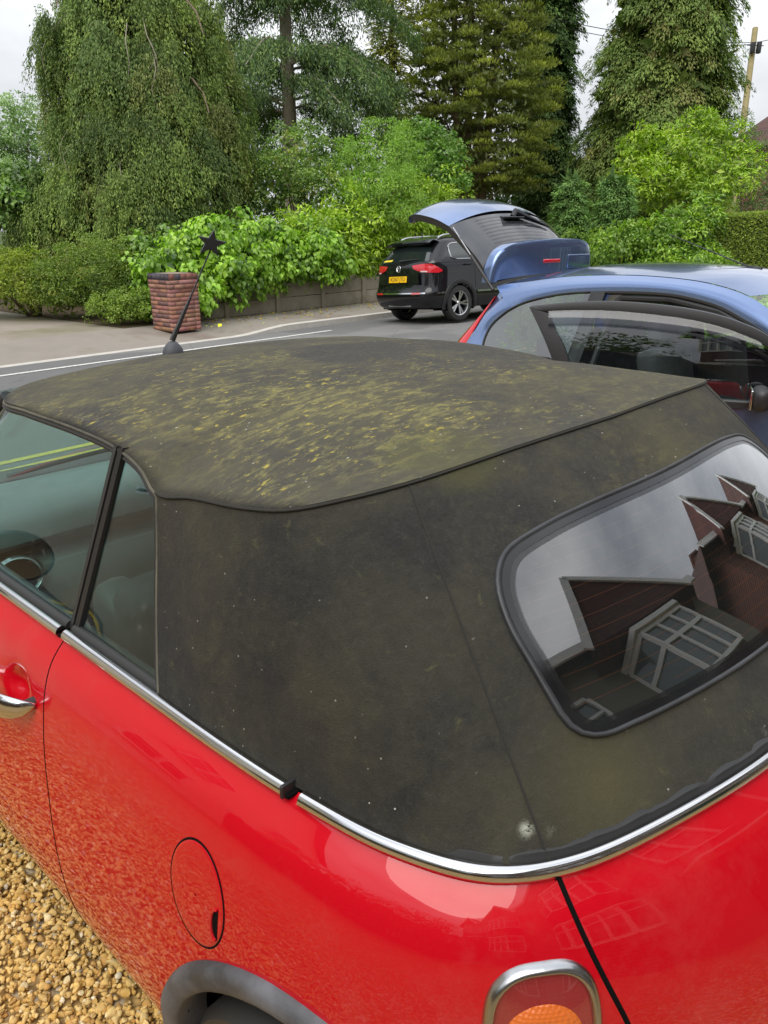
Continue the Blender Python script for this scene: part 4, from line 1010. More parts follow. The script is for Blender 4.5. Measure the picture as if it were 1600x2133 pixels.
# boundary fence and neighbour on the left, seen only in the paint and the side glass
M_wood = flatmat('fence_wood', (.07, .045, .028), (.12, .08, .05), 3)
fence = empty('board_fence', tuple(RN(-4.6, -3.6, 0)), R(140), 'dark close boarded wooden fence along the left side of the drive', 'fence')
mb = MB()
for i in range(60): mb.box((.075+i*.145, 0, .95), (.135, .022, 1.75), rz=.10)
mb.build('boards', M_wood, fence, False)
for i in range(4): MB().box((.1+i*2.8, .06, .98), (.1, .1, 1.96)).build('fence_post', M_wood, fence, False)
nb = empty('neighbour_house', tuple(RN(-9.2, 6.0, 0)), R(230)+math.pi, 'cream rendered gabled house beyond the board fence', 'house')
M_cream = flatmat('cream_render', (.62, .58, .47), (.72, .68, .57), 2)
MB().box((3.5, 4, 2.6), (8, 8, 5.2)).prism([(-4.0, 0), (4.0, 0), (0, 3.0)], 7.9, frame(Vector((3.5, .05, 5.2)), Vector((1, 0, 0)), Vector((0, 0, 1)), Vector((0, 1, 0)))).build('wall', M_cream, nb, False)
mobj('roof', [(-.9, -.3, 4.95), (3.5, -.3, 8.45), (7.9, -.3, 4.95), (-.9, 8.3, 4.95), (3.5, 8.3, 8.45), (7.9, 8.3, 4.95)], [(0, 1, 4, 3), (1, 2, 5, 4)], M_roof, nb, False)
for x in (1.6, 5.4):
    for z in (.9, 3.5): win(nb, x, z, 1.2, 1.15, 0, 2)

# ------------------------------------------------------------------ blue hatchback with its tailgate up and a door open
blue = empty('hatchback_car', (.997, 6.40, -.044), R(-50), 'metallic blue hatchback with its tailgate raised and near door open', 'car')
def sv(z, ex=0.): return (-.80+.5*(z-.95) if z > .95 else -.80-.04*math.sin(min(1, (.95-z)/.55)*math.pi)+.05*sm((.45-z)/.2)) + ex
WL = [(.60,1.27),(.72,1.325),(.97,1.385),(1.22,1.415),(1.53,1.432),(1.75,1.432),(1.91,1.415),(2.07,1.385),(2.23,1.33),(2.39,1.265),(2.60,1.14),(2.78,1.0)]
BT = [(.36,1.40),(.42,1.415),(.63,1.445),(.94,1.49),(1.37,1.517),(1.70,1.515),(1.95,1.495),(2.17,1.45),(2.32,1.39),(2.50,1.27),(2.70,1.12),(2.86,1.0)]
wl = crom(WL, 60); bt = crom(BT, 60)
def bz(u): return interp(u, bt[:, 0], bt[:, 1])
def bv(z): return -.80+.5*(z-.95)+.035
for s in (1, -1):
    f = lambda p: Vector((p[0], p[1]*s, p[2]))
    # C pillar + roof rail : from window outline out to the roof edge, rounded
    QG = [(.46,1.0),(.45,1.06),(.465,1.14),(.53,1.22),(.61,1.277)]
    inner_ = crom(QG, 20)
    lower = [(u, z) for u, z in inner_]+[(u, z) for u, z in wl]
    outer = []
    RE = crom([(.29,.98),(.335,1.10),(.375,1.22),(.40,1.31),(.415,1.37)], 20)
    outer = [(u, z) for u, z in RE]+[(u, z) for u, z in resamp(np.c_[bt, bt[:, 1]*0], 60)[:, :2]]
    n = min(len(lower), len(outer)); G = []
    for i in range(len(lower)):
        a, b = lower[i], outer[i]; A = Vector((a[0], sv(a[1]), a[1])); B = Vector((b[0], sv(b[1], .03*sm((b[1]-1.18)/.2)), b[1])); row = []
        for j in range(9):
            t = j/8; p = A.lerp(B, t); p.y -= .018*math.sin(math.pi*min(1, t*1.1))*sm((p.z-1.0)/.3); p.z += .006*math.sin(math.pi*t); row.append(f(p))
        G.append(row)
    MB().grid(G, flip=(s > 0)).build('roof_rail', M_blue, blue, True, 60)
    # glass: rear quarter
    qb = [(.46+(1.20-.46)*i/39, 1.0-.01*i/39) for i in range(40)]
    tq = crom([(.46,1.0),(.45,1.06),(.465,1.14),(.53,1.22),(.61,1.277),(.72,1.325),(.97,1.385),(1.20,1.412)], 40)
    G = [[f(Vector((a[0]+(b[0]-a[0])*t, sv(a[1]+(b[1]-a[1])*t, .006), a[1]+(b[1]-a[1])*t))) for t in np.linspace(0, 1, 10)] for a, b in zip(qb, tq)]
    MB().grid(G, flip=(s < 0)).build('quarter_window', M_glass_dark, blue, True, 180)
    ln = [f(Vector((u, sv(z, .0), z))) for u, z in tq]+[f(Vector((1.20, sv(z, 0), z))) for z in (1.3, 1.15, .99)]+[f(Vector((u, sv(z, 0), z))) for u, z in qb[::-1]]
    MB().tube(ln, .006, 6).build('window_rubber', M_rubber, blue)
    G = [[f(Vector((u, sv(z, -.001), z))) for z in (.97, 1.1, 1.2, 1.3, 1.425)] for u in (1.205, 1.24, 1.30)]
    MB().grid(G, flip=(s > 0)).build('door_pillar', M_blue if s < 0 else M_blackplastic, blue)
    # lower side
    G = []
    for u in np.linspace(.10, 3.95, 60):
        en = .10*(1-sm((u-.1)/.35))+.16*sm((u-3.3)/.65); row = []
        for z in np.linspace(.22, .985, 22):
            if s < 0 and False: pass
            row.append(f(Vector((u+(.08*(1-z) if u < .3 else 0), sv(z)+en, z-.12*sm((u-3.0)/.9)*sm((z-.5)/.4)))))
        G.append(row)
    mb = MB(); a_, b_ = len(G), len(G[0]); fs = []
    for i in range(a_-1):
        for j in range(b_-1):
            c = (G[i][j]+G[i+1][j+1])/2
            if any((c.x-w)**2+(c.z-.33)**2 < .335**2 for w in (.68, 3.19)): continue
            if s > 0 or True:
                if s == -0: continue
            if (s > 0) and 1.28 < c.x < 2.60 and c.z > .30 and False: continue
            q = (i*b_+j, i*b_+j+1, (i+1)*b_+j+1, (i+1)*b_+j); 
            if s < 0: pass
            if s == 1 and 1.28 < c.x < 2.62 and c.z > .33: continue        # open doorway (the near side is -v, mirrored below)
            fs.append(q)
    mb.add([p for r in G for p in r], fs)
    mb.build('side_panel', M_blue, blue, True, 50)
    for w in (.68, 3.19):
        ty = wheel(blue, (w, s*.72, .335), s, .30, .19, (M_rubber, M_satin), 5); ty.name = 'wheel'
        MB().grid([[(w+.35*math.cos(R(a)), s*y, .33+.35*math.sin(R(a))) for y in (.45, .80)] for a in range(-20, 201, 10)]).build('wheel_housing', M_gap, blue)
    # tail lamp
    ou = crom([(.11,.90),(.14,.98),(.21,1.09),(.31,1.215),(.405,1.335)], 20); inn_ = crom([(.27,.90),(.285,.985),(.325,1.10),(.365,1.22),(.415,1.34)], 20); G = []
    for a, b in zip(ou, inn_):
        row = []
        for t in np.linspace(0, 1, 8):
            u = a[0]+(b[0]-a[0])*t; z = a[1]+(b[1]-a[1])*t; row.append(f(Vector((u, sv(z, .0)+.06*(1-t)**2-.012*math.sin(math.pi*t), z))))
        row.insert(0, f(Vector((a[0]+.01, sv(a[1])+.14, a[1])))); G.append(row)
    MB().grid(G, flip=(s > 0)).build('tail_lamp', M_red_lamp, blue, True, 60)
# roof skin
G = []
us = list(np.linspace(.36, 2.20, 40))
for i, u in enumerate(us):
    ve = bv(bz(u)); row = []
    for t in np.linspace(-1, 1, 25):
        uu = u+(.16*(1-t*t)*sm((u-1.6)/.6)) - .03*(1-t*t)*sm((.9-u)/.5)
        row.append(Vector((uu, ve*-t, bz(u)+.004+.062*(1-abs(t)**2.2)*sm((u+.1)/.9)-.05*sm((u-1.9)/.35)*(1-t*t))))
    G.append(row)
MB().grid(G, flip=True).build('roof', M_blue, blue, True, 80)
# windscreen
G = []
for t in np.linspace(-1, 1, 17):
    a = G and None; ve = bv(bz(2.20)); top = Vector((2.20+.16*(1-t*t), ve*-t, bz(2.2)+.004+.012*(1-t*t))); bot = Vector((2.86+.22*(1-t*t), .70*t, 1.0)); G.append([top.lerp(bot, k/8)+Vector((0, 0, .02*math.sin(math.pi*k/8))) for k in range(9)])
MB().grid(G, flip=True).build('windscreen', M_glass_clear, blue, True, 180)
# bonnet, front and rear ends
G = []
for u in np.linspace(2.86, 3.98, 14):
    row = []
    for t in np.linspace(-1, 1, 15):
        w = .78-.16*sm((u-3.3)/.65); row.append((u-.22*t*t*sm((u-3.4)/.5), w*t, 1.0-.14*sm((u-2.9)/1.0)-.12*sm((u-3.5)/.5)-.05*t**4+.02*(1-t*t)))
    G.append(row)
MB().grid(G, flip=False).build('bonnet', M_blue, blue, True, 60)
MB().box((3.86, 0, .50), (.25, 1.38, .52), bev=.10).build('front_bumper', M_blue, blue)
MB().box((.16, 0, .50), (.26, 1.50, .46), bev=.09).build('rear_bumper', M_blue, blue)
MB().box((2.0, 0, .34), (3.3, 1.40, .05)).build('floor_pan', M_gap, blue, False)
MB().box((.75, 0, .60), (.7, 1.3, .04)).box((.38, 0, .60), (.03, 1.3, .26)).build('boot_floor', M_seat, blue, False)
for s in (1, -1): MB().box((.80, s*.64, .74), (.9, .04, .46), bev=.01).build('boot_trim', M_int, blue)
# interior
for y in (.36, -.36):
    st = empty('front_seat', (0, 0, 0)); st.parent = blue; rot = Matrix.Rotation(R(-14), 3, 'Y')
    MB().box((2.0, y, .50), (.50, .50, .16), bev=.05).build('seat_cushion', M_seat, st); MB().box((1.70, y, .80), (.14, .48, .60), bev=.05, rot=rot).build('seat_back', M_seat, st)
    MB().box((1.61, y, 1.20), (.10, .26, .18), bev=.04, rot=rot).build('headrest', M_seat, st)
bs = empty('rear_seat', (0, 0, 0)); bs.parent = blue
MB().box((1.15, 0, .55), (.46, 1.2, .14), bev=.04).build('seat_cushion', M_seat, bs); MB().box((.90, 0, .84), (.13, 1.2, .52), bev=.04, rot=Matrix.Rotation(R(-14), 3, 'Y')).build('seat_back', M_seat, bs)
MB().box((2.76, 0, .84), (.46, 1.36, .26), bev=.08).build('dashboard', M_int, blue)
SW2 = frame(Vector((2.42, -.36, .98)), Vector((0, 1, 0)), Vector((.4, 0, .92)), Vector((-.92, 0, .4))); swb = empty('steering_wheel', (0, 0, 0)); swb.parent = blue
MB().tube([SW2@Vector((.18*math.cos(a), .18*math.sin(a), 0)) for a in np.linspace(0, 2*math.pi, 33)], .015, 8).build('steering_rim', M_blackplastic, swb)
MB().lathe([(.06, -.02), (.055, .015), (0, .03)], SW2, 20).tube([SW2@Vector((-.18, 0, 0)), SW2@Vector((.18, 0, 0))], .012).build('steering_hub', M_blackplastic, swb)
# black rubber round the doorway
fr_ = [Vector((u, sv(z, .012), z-.008)) for u, z in wl if u > 1.27]; 
MB().tube([Vector((1.29, sv(.5), .5)), Vector((1.28, sv(.95, .01), .95)), Vector((1.27, sv(1.3, .01), 1.3))]+fr_, .016, 8).build('doorway_seal', M_rubber, blue)
MB().tube([Vector((1.36, sv(.9, .05), .9)), Vector((1.37, sv(1.34, .04), 1.34)), Vector((1.42, sv(1.39, .03), 1.385)), Vector((1.75, sv(1.40, .03), 1.395)), Vector((2.07, sv(1.35, .03), 1.35)), Vector((2.39, sv(1.23, .03), 1.23)), Vector((2.62, sv(1.08, .03), 1.08))], .02, 8).build('doorway_seal', M_blackplastic, blue)

# ---- open door : own axes, d back from the hinge, z up
al = R(30); DH = Vector((2.60, -.80, 0)); DD = Vector((-math.cos(al), -math.sin(al), 0)); DO = Vector((math.sin(al), -math.cos(al), 0))
door = empty('door', (0, 0, 0)); door.parent = blue
def DP(d, z, o=0.): return DH+DD*d+Vector((0, 0, z))+DO*((-.02*(z-.95)-.27*(z-.95)**2 if z > .95 else -.02*((.95-z)/.5)**2)+o)
outl = [(1.345,1.375),(1.24,1.21),(1.18,1.10),(1.12,.93)]
outer_ = crom([(.02,.93),(.11,1.275),(.48,1.392),(.85,1.425),(1.10,1.41),(1.33,1.385)], 40); outer_ = crom([(-.10,1.0),(-.02,1.12),(.11,1.272),(.27,1.345),(.48,1.395),(.85,1.425),(1.10,1.415),(1.345,1.385)], 60)
inner2 = crom([(-.02,.96),(.0,1.06),(.11,1.215),(.27,1.288),(.47,1.338),(.84,1.372),(1.08,1.372),(1.235,1.362)], 60)
G = [[DP(a[0], a[1], .012), DP(a[0], a[1], .022), DP(a[0]+(b[0]-a[0])*.5, a[1]+(b[1]-a[1])*.5, .024), DP(b[0], b[1], .018), DP(b[0], b[1], -.03), DP(a[0], a[1], -.04), DP(a[0], a[1], .012)] for a, b in zip(outer_, inner2)]
rb = [((1.345, 1.385), (1.235, 1.355)), ((1.28, 1.28), (1.18, 1.25)), ((1.24, 1.21), (1.14, 1.19)), ((1.18, 1.09), (1.09, 1.08)), ((1.13, .94), (1.05, .94))]
G2_ = [[DP(*a, .012), DP(*a, .022), DP((a[0]+b[0])/2, (a[1]+b[1])/2, .023), DP(*b, .018), DP(*b, -.03), DP(*a, -.04), DP(*a, .012)] for a, b in rb]
MB().grid(G).grid(G2_).build('window_frame', M_blackplastic, door, True, 30)
gp = [(0.0, .93, 1.08), (.11, .93, 1.216), (.27, .93, 1.289), (.47, .93, 1.340), (.84, .93, 1.374), (1.05, .93, 1.374), (1.10, 1.09, 1.372), (1.14, 1.17, 1.368), (1.18, 1.25, 1.365), (1.235, 1.355, 1.362)]
G = [[DP(d, a+(b-a)*t, .004) for t in np.linspace(0, 1, 8)] for d, a, b in gp]
MB().grid(G, flip=False).build('window', glass('door_glass', (.60, .72, .71), 3.0, 1.5), door, True, 180)
# smoked wind deflector along the top of the window
G = []
for b in inner2[4:]:
    d, z = b; G.append([DP(d, z+.006, .028), DP(d-.004, z-.035, .040), DP(d-.006, z-.072, .036)])
MB().grid(G).build('wind_deflector', glass('smoked_acrylic', (.50, .50, .56), 1.3, 1.5), door, True, 180)
# door skin and trims
G = [[DP(d, z, .03*math.sin(math.pi*sm((z-.3)/.65))) for z in np.linspace(.30, .915, 16)] for d in np.linspace(-.02, 1.12, 24)]
MB().grid(G, flip=True).build('door_panel', M_blue, door, True)
G = [[DP(d, z, o) for z, o in ((.912, .012), (.915, .022), (.945, .022), (.952, .010), (.950, -.03))] for d in np.linspace(-.02, 1.13, 24)]
MB().grid(G, flip=True).build('belt_strip', M_blackplastic, door, True)
G = [[DP(d, z, -.075) for z in np.linspace(.30, .945, 6)] for d in np.linspace(-.02, 1.12, 8)]
MB().grid(G).build('inner_trim', M_int, door)
MB().grid([[DP(1.12, z, o) for o in (.02, -.075)] for z in np.linspace(.3, .93, 8)]).build('door_edge', M_blue, door)
MB().box(tuple(DP(.98, .80, .045)), (.19, .03, .035), al, bev=.012).build('handle', M_blue, door)
mm = MB().box(tuple(DP(.13, .99, .12)), (.09, .17, .12), al, bev=.04).build('door_mirror', M_blackplastic, door)
MB().box(tuple(DP(.176, .99, .12)), (.012, .145, .098), al, bev=.005).build('mirror_glass', M_chrome, mm)

# ---- tailgate, swung right up
gate = empty('tailgate', (0, 0, 0)); gate.parent = blue
GP = [(.30,1.455,.56),(.22,1.56,.575),(.06,1.70,.59),(-.09,1.81,.60)]           # glass, at its side edge (u, z, half width)
PP = [(-.09,1.81,.60),(-.20,1.855,.615),(-.34,1.885,.62),(-.47,1.895,.61),(-.53,1.88,.60)]
def gate_sheet(P, n, crown, name, m, flipit=False, off=0., parent=gate, smooth=80, shrink=0.):
    P = crom(P, n); G = []
    for i, (u, z, w) in enumerate(P):
        a = P[max(i-1, 0)]; b = P[min(i+1, n-1)]; tx, tz = b[0]-a[0], b[1]-a[1]; L = math.hypot(tx, tz); nx, nz = -tz/L, tx/L
        if nz < 0: nx, nz = -nx, -nz
        row = []
        for t in np.linspace(-1, 1, 25):
            h = crown*(1-abs(t)**2.3)+off; row.append(Vector((u+nx*h, (w-shrink)*t, z+nz*h)))
        G.append(row)
    return MB().grid(G, flip=flipit).build(name, m, parent, True, smooth), G
M_gglass = mat('gate_glass', (.045, .048, .055), .04, spec=.8); tg = NT(M_gglass)
gs, Gg = gate_sheet(GP, 16, .115, 'rear_window', M_gglass)
pp, Gp = gate_sheet(PP, 14, .125, 'tailgate_panel', M_blue)
# heater lines in the glass
mb = MB()
for i in range(2, 15):
    mb.tube([p+Vector((.004, 0, .003)) for p in Gg[i][4:21]], .0011, 4)
mb.build('heater_wires', plastic('grey_wire', (.16, .15, .15), (.18, .17, .17)), gs)
# inner side and edges
edge = []
for s_, idx in ((-1, 0), (1, 24)):
    L = [r[idx] for r in Gg]+[r[idx] for r in Gp[1:]]
    MB().grid([[p, p+Vector((-.004, -s_*.006, -.012)), p+Vector((-.035, -s_*.03, -.045)), p+Vector((-.05, -s_*.10, -.05))] for p in L], flip=(s_ < 0)).build('gate_edge', M_blackplastic, gate)
gate_sheet([(a-.045, b-.045, c-.06) for a, b, c in GP], 8, .10, 'gate_lining', M_blackplastic, True)
gate_sheet([(a, b-.05, c-.05) for a, b, c in PP], 8, .10, 'gate_lining', M_int, True)
Le = Gp[-1]; MB().grid([Le, [p+Vector((-.012, 0, -.02)) for p in Le], [p+Vector((.01, 0, -.05)) for p in Le]]).build('gate_lip', M_blue, gate)
# rear wiper on the glass
W_ = [(Gg[13][11]+Vector((.01, 0, .012))), (Gg[14][12]+Vector((.02, 0, .03))), (Gg[12][15]+Vector((.015, 0, .022))), (Gg[11][19]+Vector((.014, 0, .012)))]
MB().tube([W_[0], W_[1], W_[2], W_[3]], [.022, .030, .018, .006], 8).box(tuple(Gg[13][11]+Vector((0, 0, .01))), (.10, .20, .018), bev=.008).build('wiper', M_blackgloss, gate)
# spoiler standing on the hinge line
SO = crom([(-.60,1.425),(-.575,1.54),(-.52,1.635),(-.42,1.685),(-.25,1.708),(0,1.722),(.25,1.722),(.42,1.712),(.53,1.675),(.58,1.60),(.60,1.47)], 50)
G = []
for v, z in SO:
    cu = lambda q: .39-.05*(q/.6)**2
    zc0 = 1.44+.035*(1-(v/.6)**2); row = []
    vi = v*.93
    for dv, tz, du in ((1., 1., -.075), (1., 1., -.02), (.985, .985, .0), (.95, .90, .008), (.90, .6, .004), (.88, .3, 0.), (.88, 0., -.004)):
        row.append(Vector((cu(v)+du+.012*(1-tz), v*dv, zc0+(z-zc0)*tz)))
    G.append(row)
sp = MB().grid(G).build('spoiler', M_blue, gate, True, 50)
# light blue-grey face between the two ends of the rim
G = [[Vector((.39-.05*(v*.88/.6)**2+.0, v*.88*1., (1.44+.035*(1-(v/.6)**2))+(z-(1.44+.035*(1-(v/.6)**2)))*t)) for t in (0, .3, .6, .9)] for v, z in SO]
MB().box((.395, .02, 1.563), (.02, .20, .030), bev=.009).build('brake_light', M_red_lamp, sp)
MB().box((.388, .36, 1.555), (.015, .28, .10), bev=.006).build('spoiler_pad', M_blue, sp)
# gas strut
a, b = Vector((.39, -.61, 1.38)), Vector((-.06, -.585, 1.80))
MB().tube([a, a.lerp(b, .55)], .012, 10).build('gas_strut', M_blackplastic, gate); MB().tube([a.lerp(b, .5), b], .005, 8).build('strut_rod', M_satin, gate)
MB().tube([(2.0, .0, 1.56), (1.90, .0, 1.58), (1.35, .0, 1.76)], [.016, .005, .002], 6).build('aerial', M_blackplastic, blue)

# ------------------------------------------------------------------ black SUV parked against the far kerb
suv = empty('parked_suv', (.28, 15.9, -.045), 0, 'glossy black SUV with silver roof rails parked at the far kerb', 'car')
suv.rotation_euler = (R(-4), 0, R(39))
SL = [(.27,.14,.86),(.32,.05,.885),(.42,.0,.91),(.56,-.01,.925),(.60,.01,.925),(.66,.035,.92),(.76,.055,.915),(.92,.075,.905),(1.06,.085,.895),(1.12,.115,.875),(1.20,.18,.85),(1.30,.26,.80),(1.40,.34,.745),(1.47,.40,.705),(1.53,.47,.675),(1.575,.56,.63),(1.61,.68,.54),(1.635,.80,.36),(1.645,.90,.0)]
SLc = crom(SL, 54)
def ring_suv(z, ur, hw):
    row = []; L = 4.49; cr = .42 if z < 1.1 else .30
    for t in np.linspace(0, 1, 15):
        a = t*math.pi/2; v = (hw-cr*.72)*min(1, t*2) if t <= .5 else None
        if t <= .5: row.append((ur+.05*(t*2)**2, v))
        else:
            q = (t-.5)*2*math.pi/2; row.append((ur+.05+(cr-.05)*(1-math.cos(q)), hw-cr*.72+cr*.72*math.sin(q)))
    uf = L-ur*(.9 if z < 1 else 0)-(0 if z < .95 else (z-.95)*1.2+.9*sm((z-.95)/.1))
    for u in np.linspace(ur+cr+.06, uf-.55, 40): row.append((u, hw))
    for t in np.linspace(0, 1, 10)[1:]:
        q = t*math.pi/2; row.append((uf-.55+.55*math.sin(q), hw-(hw*.55)*(1-math.cos(q)) if t < 1 else 0))
    row[-1] = (uf, 0)
    return row
G = []
for z, ur, hw in SLc:
    r = ring_suv(z, ur, hw); r = [(u, v) for u, v in r]; full_ = [(u, v, z) for u, v in r]+[(u, -v, z) for u, v in r[-2:0:-1]]; G.append(full_)
mb = MB(); a_, b_ = len(G), len(G[0]); fs = []
for i in range(a_-1):
    for j in range(b_):
        c = (Vector(G[i][j])+Vector(G[i+1][(j+1) % b_]))/2
        if any((c.x-w)**2+(c.z-.345)**2 < .375**2 for w in (.87, 3.55)) and abs(c.y) > .6: continue
        fs.append((i*b_+j, i*b_+(j+1) % b_, (i+1)*b_+(j+1) % b_, (i+1)*b_+j))
mb.add([p for r in G for p in r], fs)
M_suv = paint('gloss_black_paint', (.004, .004, .006))
sb = mb.build('body', M_suv, suv, True, 50)
sbv = bvh_of(sb)
MB().box((2.2, 0, .30), (3.9, 1.5, .1)).build('underbody', M_gap, suv, False)
def rp(v, z, off=.0):
    h = sbv.ray_cast(Vector((-2, v, z)), Vector((1, 0, 0)))
    if h[0] is None: return Vector((.2, v, z))
    n = h[1]; n = -n if n.x > 0 else n; return h[0]+n*off
def sp_(u, z, off=0., s=-1):
    h = sbv.ray_cast(Vector((u, 3*s, z)), Vector((0, -s, 0)))
    if h[0] is None: return Vector((u, .89*s, z))
    n = h[1]; n = -n if n.y*s < 0 else n; return h[0]+n*off
def patch(polyf, pts_top, pts_bot, n, m, name, m_, parent, off=.004, smooth=True):
    A = crom([(a, b, 0) for a, b in pts_top], n); B = crom([(a, b, 0) for a, b in pts_bot], n)
    G = [[polyf(a[0]+(b[0]-a[0])*t, a[1]+(b[1]-a[1])*t, off) for t in np.linspace(0, 1, m)] for a, b in zip(A, B)]
    o = MB().grid(G, flip=True).build(name, m_, parent, smooth); return o
M_sglass = mat('tinted_glass', (.012, .018, .018), .03, spec=.9)
rg = patch(rp, [(.60,1.43),(.3,1.455),(0,1.465),(-.3,1.455),(-.60,1.43)], [(.74,1.165),(.4,1.145),(0,1.14),(-.4,1.145),(-.74,1.165)], 24, 10, 'rear_window', M_sglass, suv)
MB().tube([rp(.02, 1.165, .02), rp(-.2, 1.17, .03), rp(-.50, 1.19, .015)], [.022, .014, .007], 8).build('wiper', M_blackplastic, suv)
patch(rp, [(.60,1.205),(.30,1.215)], [(.62,1.175),(.32,1.18)], 6, 3, 'window_sticker', mat('yellow_sticker', (.75, .60, .03), .5), rg, .008)
# spoiler
G = []
for v in np.linspace(-.66, .66, 21):
    e = 1-abs(v/.66)**3; w = v
    G.append([(.60, w*1.0, 1.575+.03*e), (.42, w*1.02, 1.56+.035*e), (.27+.06*(1-e), w, 1.51+.03*e), (.262+.06*(1-e), w, 1.490+.02*e), (.30+.05*(1-e), w*.98, 1.455+.02*e), (.42, w*.97, 1.46)])
MB().grid(G, flip=False).build('roof_spoiler', M_suv, suv, True, 40)
# lamps
for s in (-1, 1):
    o = patch(lambda a, z, off: rp(a, z, off), [(s*.37,1.085),(s*.60,1.105),(s*.80,1.115)], [(s*.42,1.02),(s*.60,.965),(s*.78,.945)], 12, 6, 'tail_lamp', M_red_lamp, suv, .010)
    patch(lambda u, z, off: sp_(u, z, off, s), [(.16,1.105),(.24,1.10),(.33,1.04),(.42,.985)], [(.16,.945),(.24,.94),(.33,.935),(.41,.955)], 10, 5, 'side_lamp', M_red_lamp, o, .010)
    patch(lambda a, z, off: rp(a, z, off), [(s*.60,.985),(s*.74,.978)], [(s*.60,.958),(s*.74,.953)], 6, 3, 'clear_strip', mat('lamp_clear', (.7, .5, .5), .1), o, .013)
    patch(lambda a, z, off: rp(a, z, off), [(s*.44,.570),(s*.66,.575)], [(s*.44,.545),(s*.66,.548)], 6, 3, 'reflector', M_red_lamp, suv, .016)
    # side windows
    top = crom([(.70,1.30,0),(.72,1.42,0),(.80,1.465,0),(1.0,1.485,0),(1.5,1.50,0),(2.2,1.50,0),(2.7,1.46,0),(3.1,1.30,0)], 40); bot = crom([(.70,1.22,0),(.76,1.185,0),(.9,1.18,0),(1.3,1.18,0),(1.9,1.175,0),(2.6,1.165,0),(3.25,1.15,0)], 40)
    G = [[sp_(a[0]+(b[0]-a[0])*t, a[1]+(b[1]-a[1])*t, .004, s) for t in np.linspace(0, 1, 8)] for a, b in zip(top, bot)]
    sw_ = MB().grid(G, flip=(s < 0)).build('side_window', M_sglass, suv, True)
    ring_ = [sp_(a[0], a[1], .008, s) for a in top]+[sp_(b[0], b[1], .008, s) for b in bot[::-1]]; ring_.append(ring_[0])
    MB().tube(ring_, .011, 6).build('chrome_surround', M_chrome, sw_)
    for u in (1.33, 2.30): MB().tube([sp_(u, 1.19, .006, s), sp_(u+.02, 1.49, .006, s)], .030, 4).build('window_pillar', M_blackplastic, suv)
    rl = crom([(.62,.56,1.585),(.75,.565,1.635),(1.1,.57,1.665),(1.9,.57,1.675),(2.5,.56,1.655),(2.8,.55,1.61)], 30)
    MB().tube([(p[0], s*p[1], p[2]) for p in rl], .017, 8).build('roof_rail', M_satin, suv)
    for w in (.87, 3.55):
        ty = wheel(suv, (w, s*.80, .345), s, .345, .235, (M_rubber, M_satin), 5); ty.name = 'wheel'
        MB().grid([[(w+.38*math.cos(R(a)), s*y, .345+.38*math.sin(R(a))) for y in (.5, .93)] for a in range(-20, 201, 10)]).build('wheel_housing', M_gap, suv)
        G = []
        for i in range(33):
            a = R(-14+208*i/32); y = abs(sp_(w+.42*math.cos(a), max(.30, .345+.42*math.sin(a)), 0, s).y)
            G.append([(w+r_*math.cos(a), s*(y+o), .345+r_*math.sin(a)) for r_, o in ((.375, -.06), (.375, .02), (.40, .03), (.455, .022), (.462, -.004))])
        MB().grid(G, flip=(s > 0)).build('wheel_arch_trim', M_blackplastic, suv, True, 50)
    patch(lambda u, z, off: sp_(u, z, off, s), [(1.34,.575),(3.05,.575)], [(1.34,.545),(3.05,.545)], 10, 2, 'sill_chrome', M_chrome, suv, .012)
    MB().tube([sp_(u, 1.075, .030, s) for u in (1.0, 1.05, 1.15, 1.2)], .014, 8).build('handle', M_suv, suv)
    MB().tube([sp_(u, 1.12, .002, s) for u in np.linspace(.2, 3.2, 24)], .003, 4).build('shoulder_crease', M_gap, suv)
    MB().tube([sp_(1.30, z, .001, s) for z in np.linspace(.62, 1.16, 10)], .003, 4).build('door_gap', M_gap, suv)
# chrome strip across the bumper, black lower bumper
G = [[rp(v, z, o) for z, o in ((.578, .002), (.574, .014), (.556, .016), (.550, .002))] for v in np.linspace(.76, -.76, 40)]
MB().grid(G).build('bumper_chrome', M_chrome, suv)
G = [[sp_(u, z, .012, -1) for z in (.578, .55)] for u in np.linspace(.26, .44, 8)]; MB().grid(G).build('bumper_chrome', M_chrome, suv)
MB().box((.10, 0, .34), (.10, .7, .07), bev=.02).build('skid_plate', M_satin, suv)
# number plate with its letters, round emblem
def on_rear(v, z, off):
    p = rp(v, z, off); n = (rp(v, z+.02, off)-rp(v, z-.02, off)).normalized(); side_ = Vector((0, -1, 0)); nn_ = side_.cross(n).normalized(); nn_ = -nn_ if nn_.x > 0 else nn_
    return frame(p, side_, n, nn_)
MP = on_rear(0, .832, .02)
pl = MB().prism([(-.27, -.058), (.27, -.058), (.27, .058), (-.27, .058)], .008, MP).build('number_plate', mat('plate_yellow', (.85, .50, .01), .4), suv, False)
v, f = text_mesh('KD67 JTU', .105, .001)
mobj('plate_letters', [MP@Vector((x, y, z+.0095)) for x, y, z in v], f, mat('plate_black', (.02, .02, .02), .5), pl, False)
MB().prism([(-.62, -.11), (.62, -.11), (.58, .10), (-.58, .10)], .001, on_rear(0, .845, .004)).build('plate_recess', M_blackgloss, suv, False)
ME = on_rear(0, 1.03, .012); mb = MB().tube([ME@Vector((.062*math.cos(a), .062*math.sin(a), 0)) for a in np.linspace(0, 2*math.pi, 33)], .007, 6)
for pts in ([(-.030, .048), (0, .006), (.030, .048)], [(-.052, .018), (-.024, -.046), (0, .0), (.024, -.046), (.052, .018)]): mb.tube([ME@Vector((x, y, .002)) for x, y in pts], .0058, 5)
mb.build('round_emblem', M_chrome, suv)
MB().box(tuple(on_rear(-.52, .895, .006).translation), (.006, .11, .018)).build('model_badge', M_chrome, suv, False)
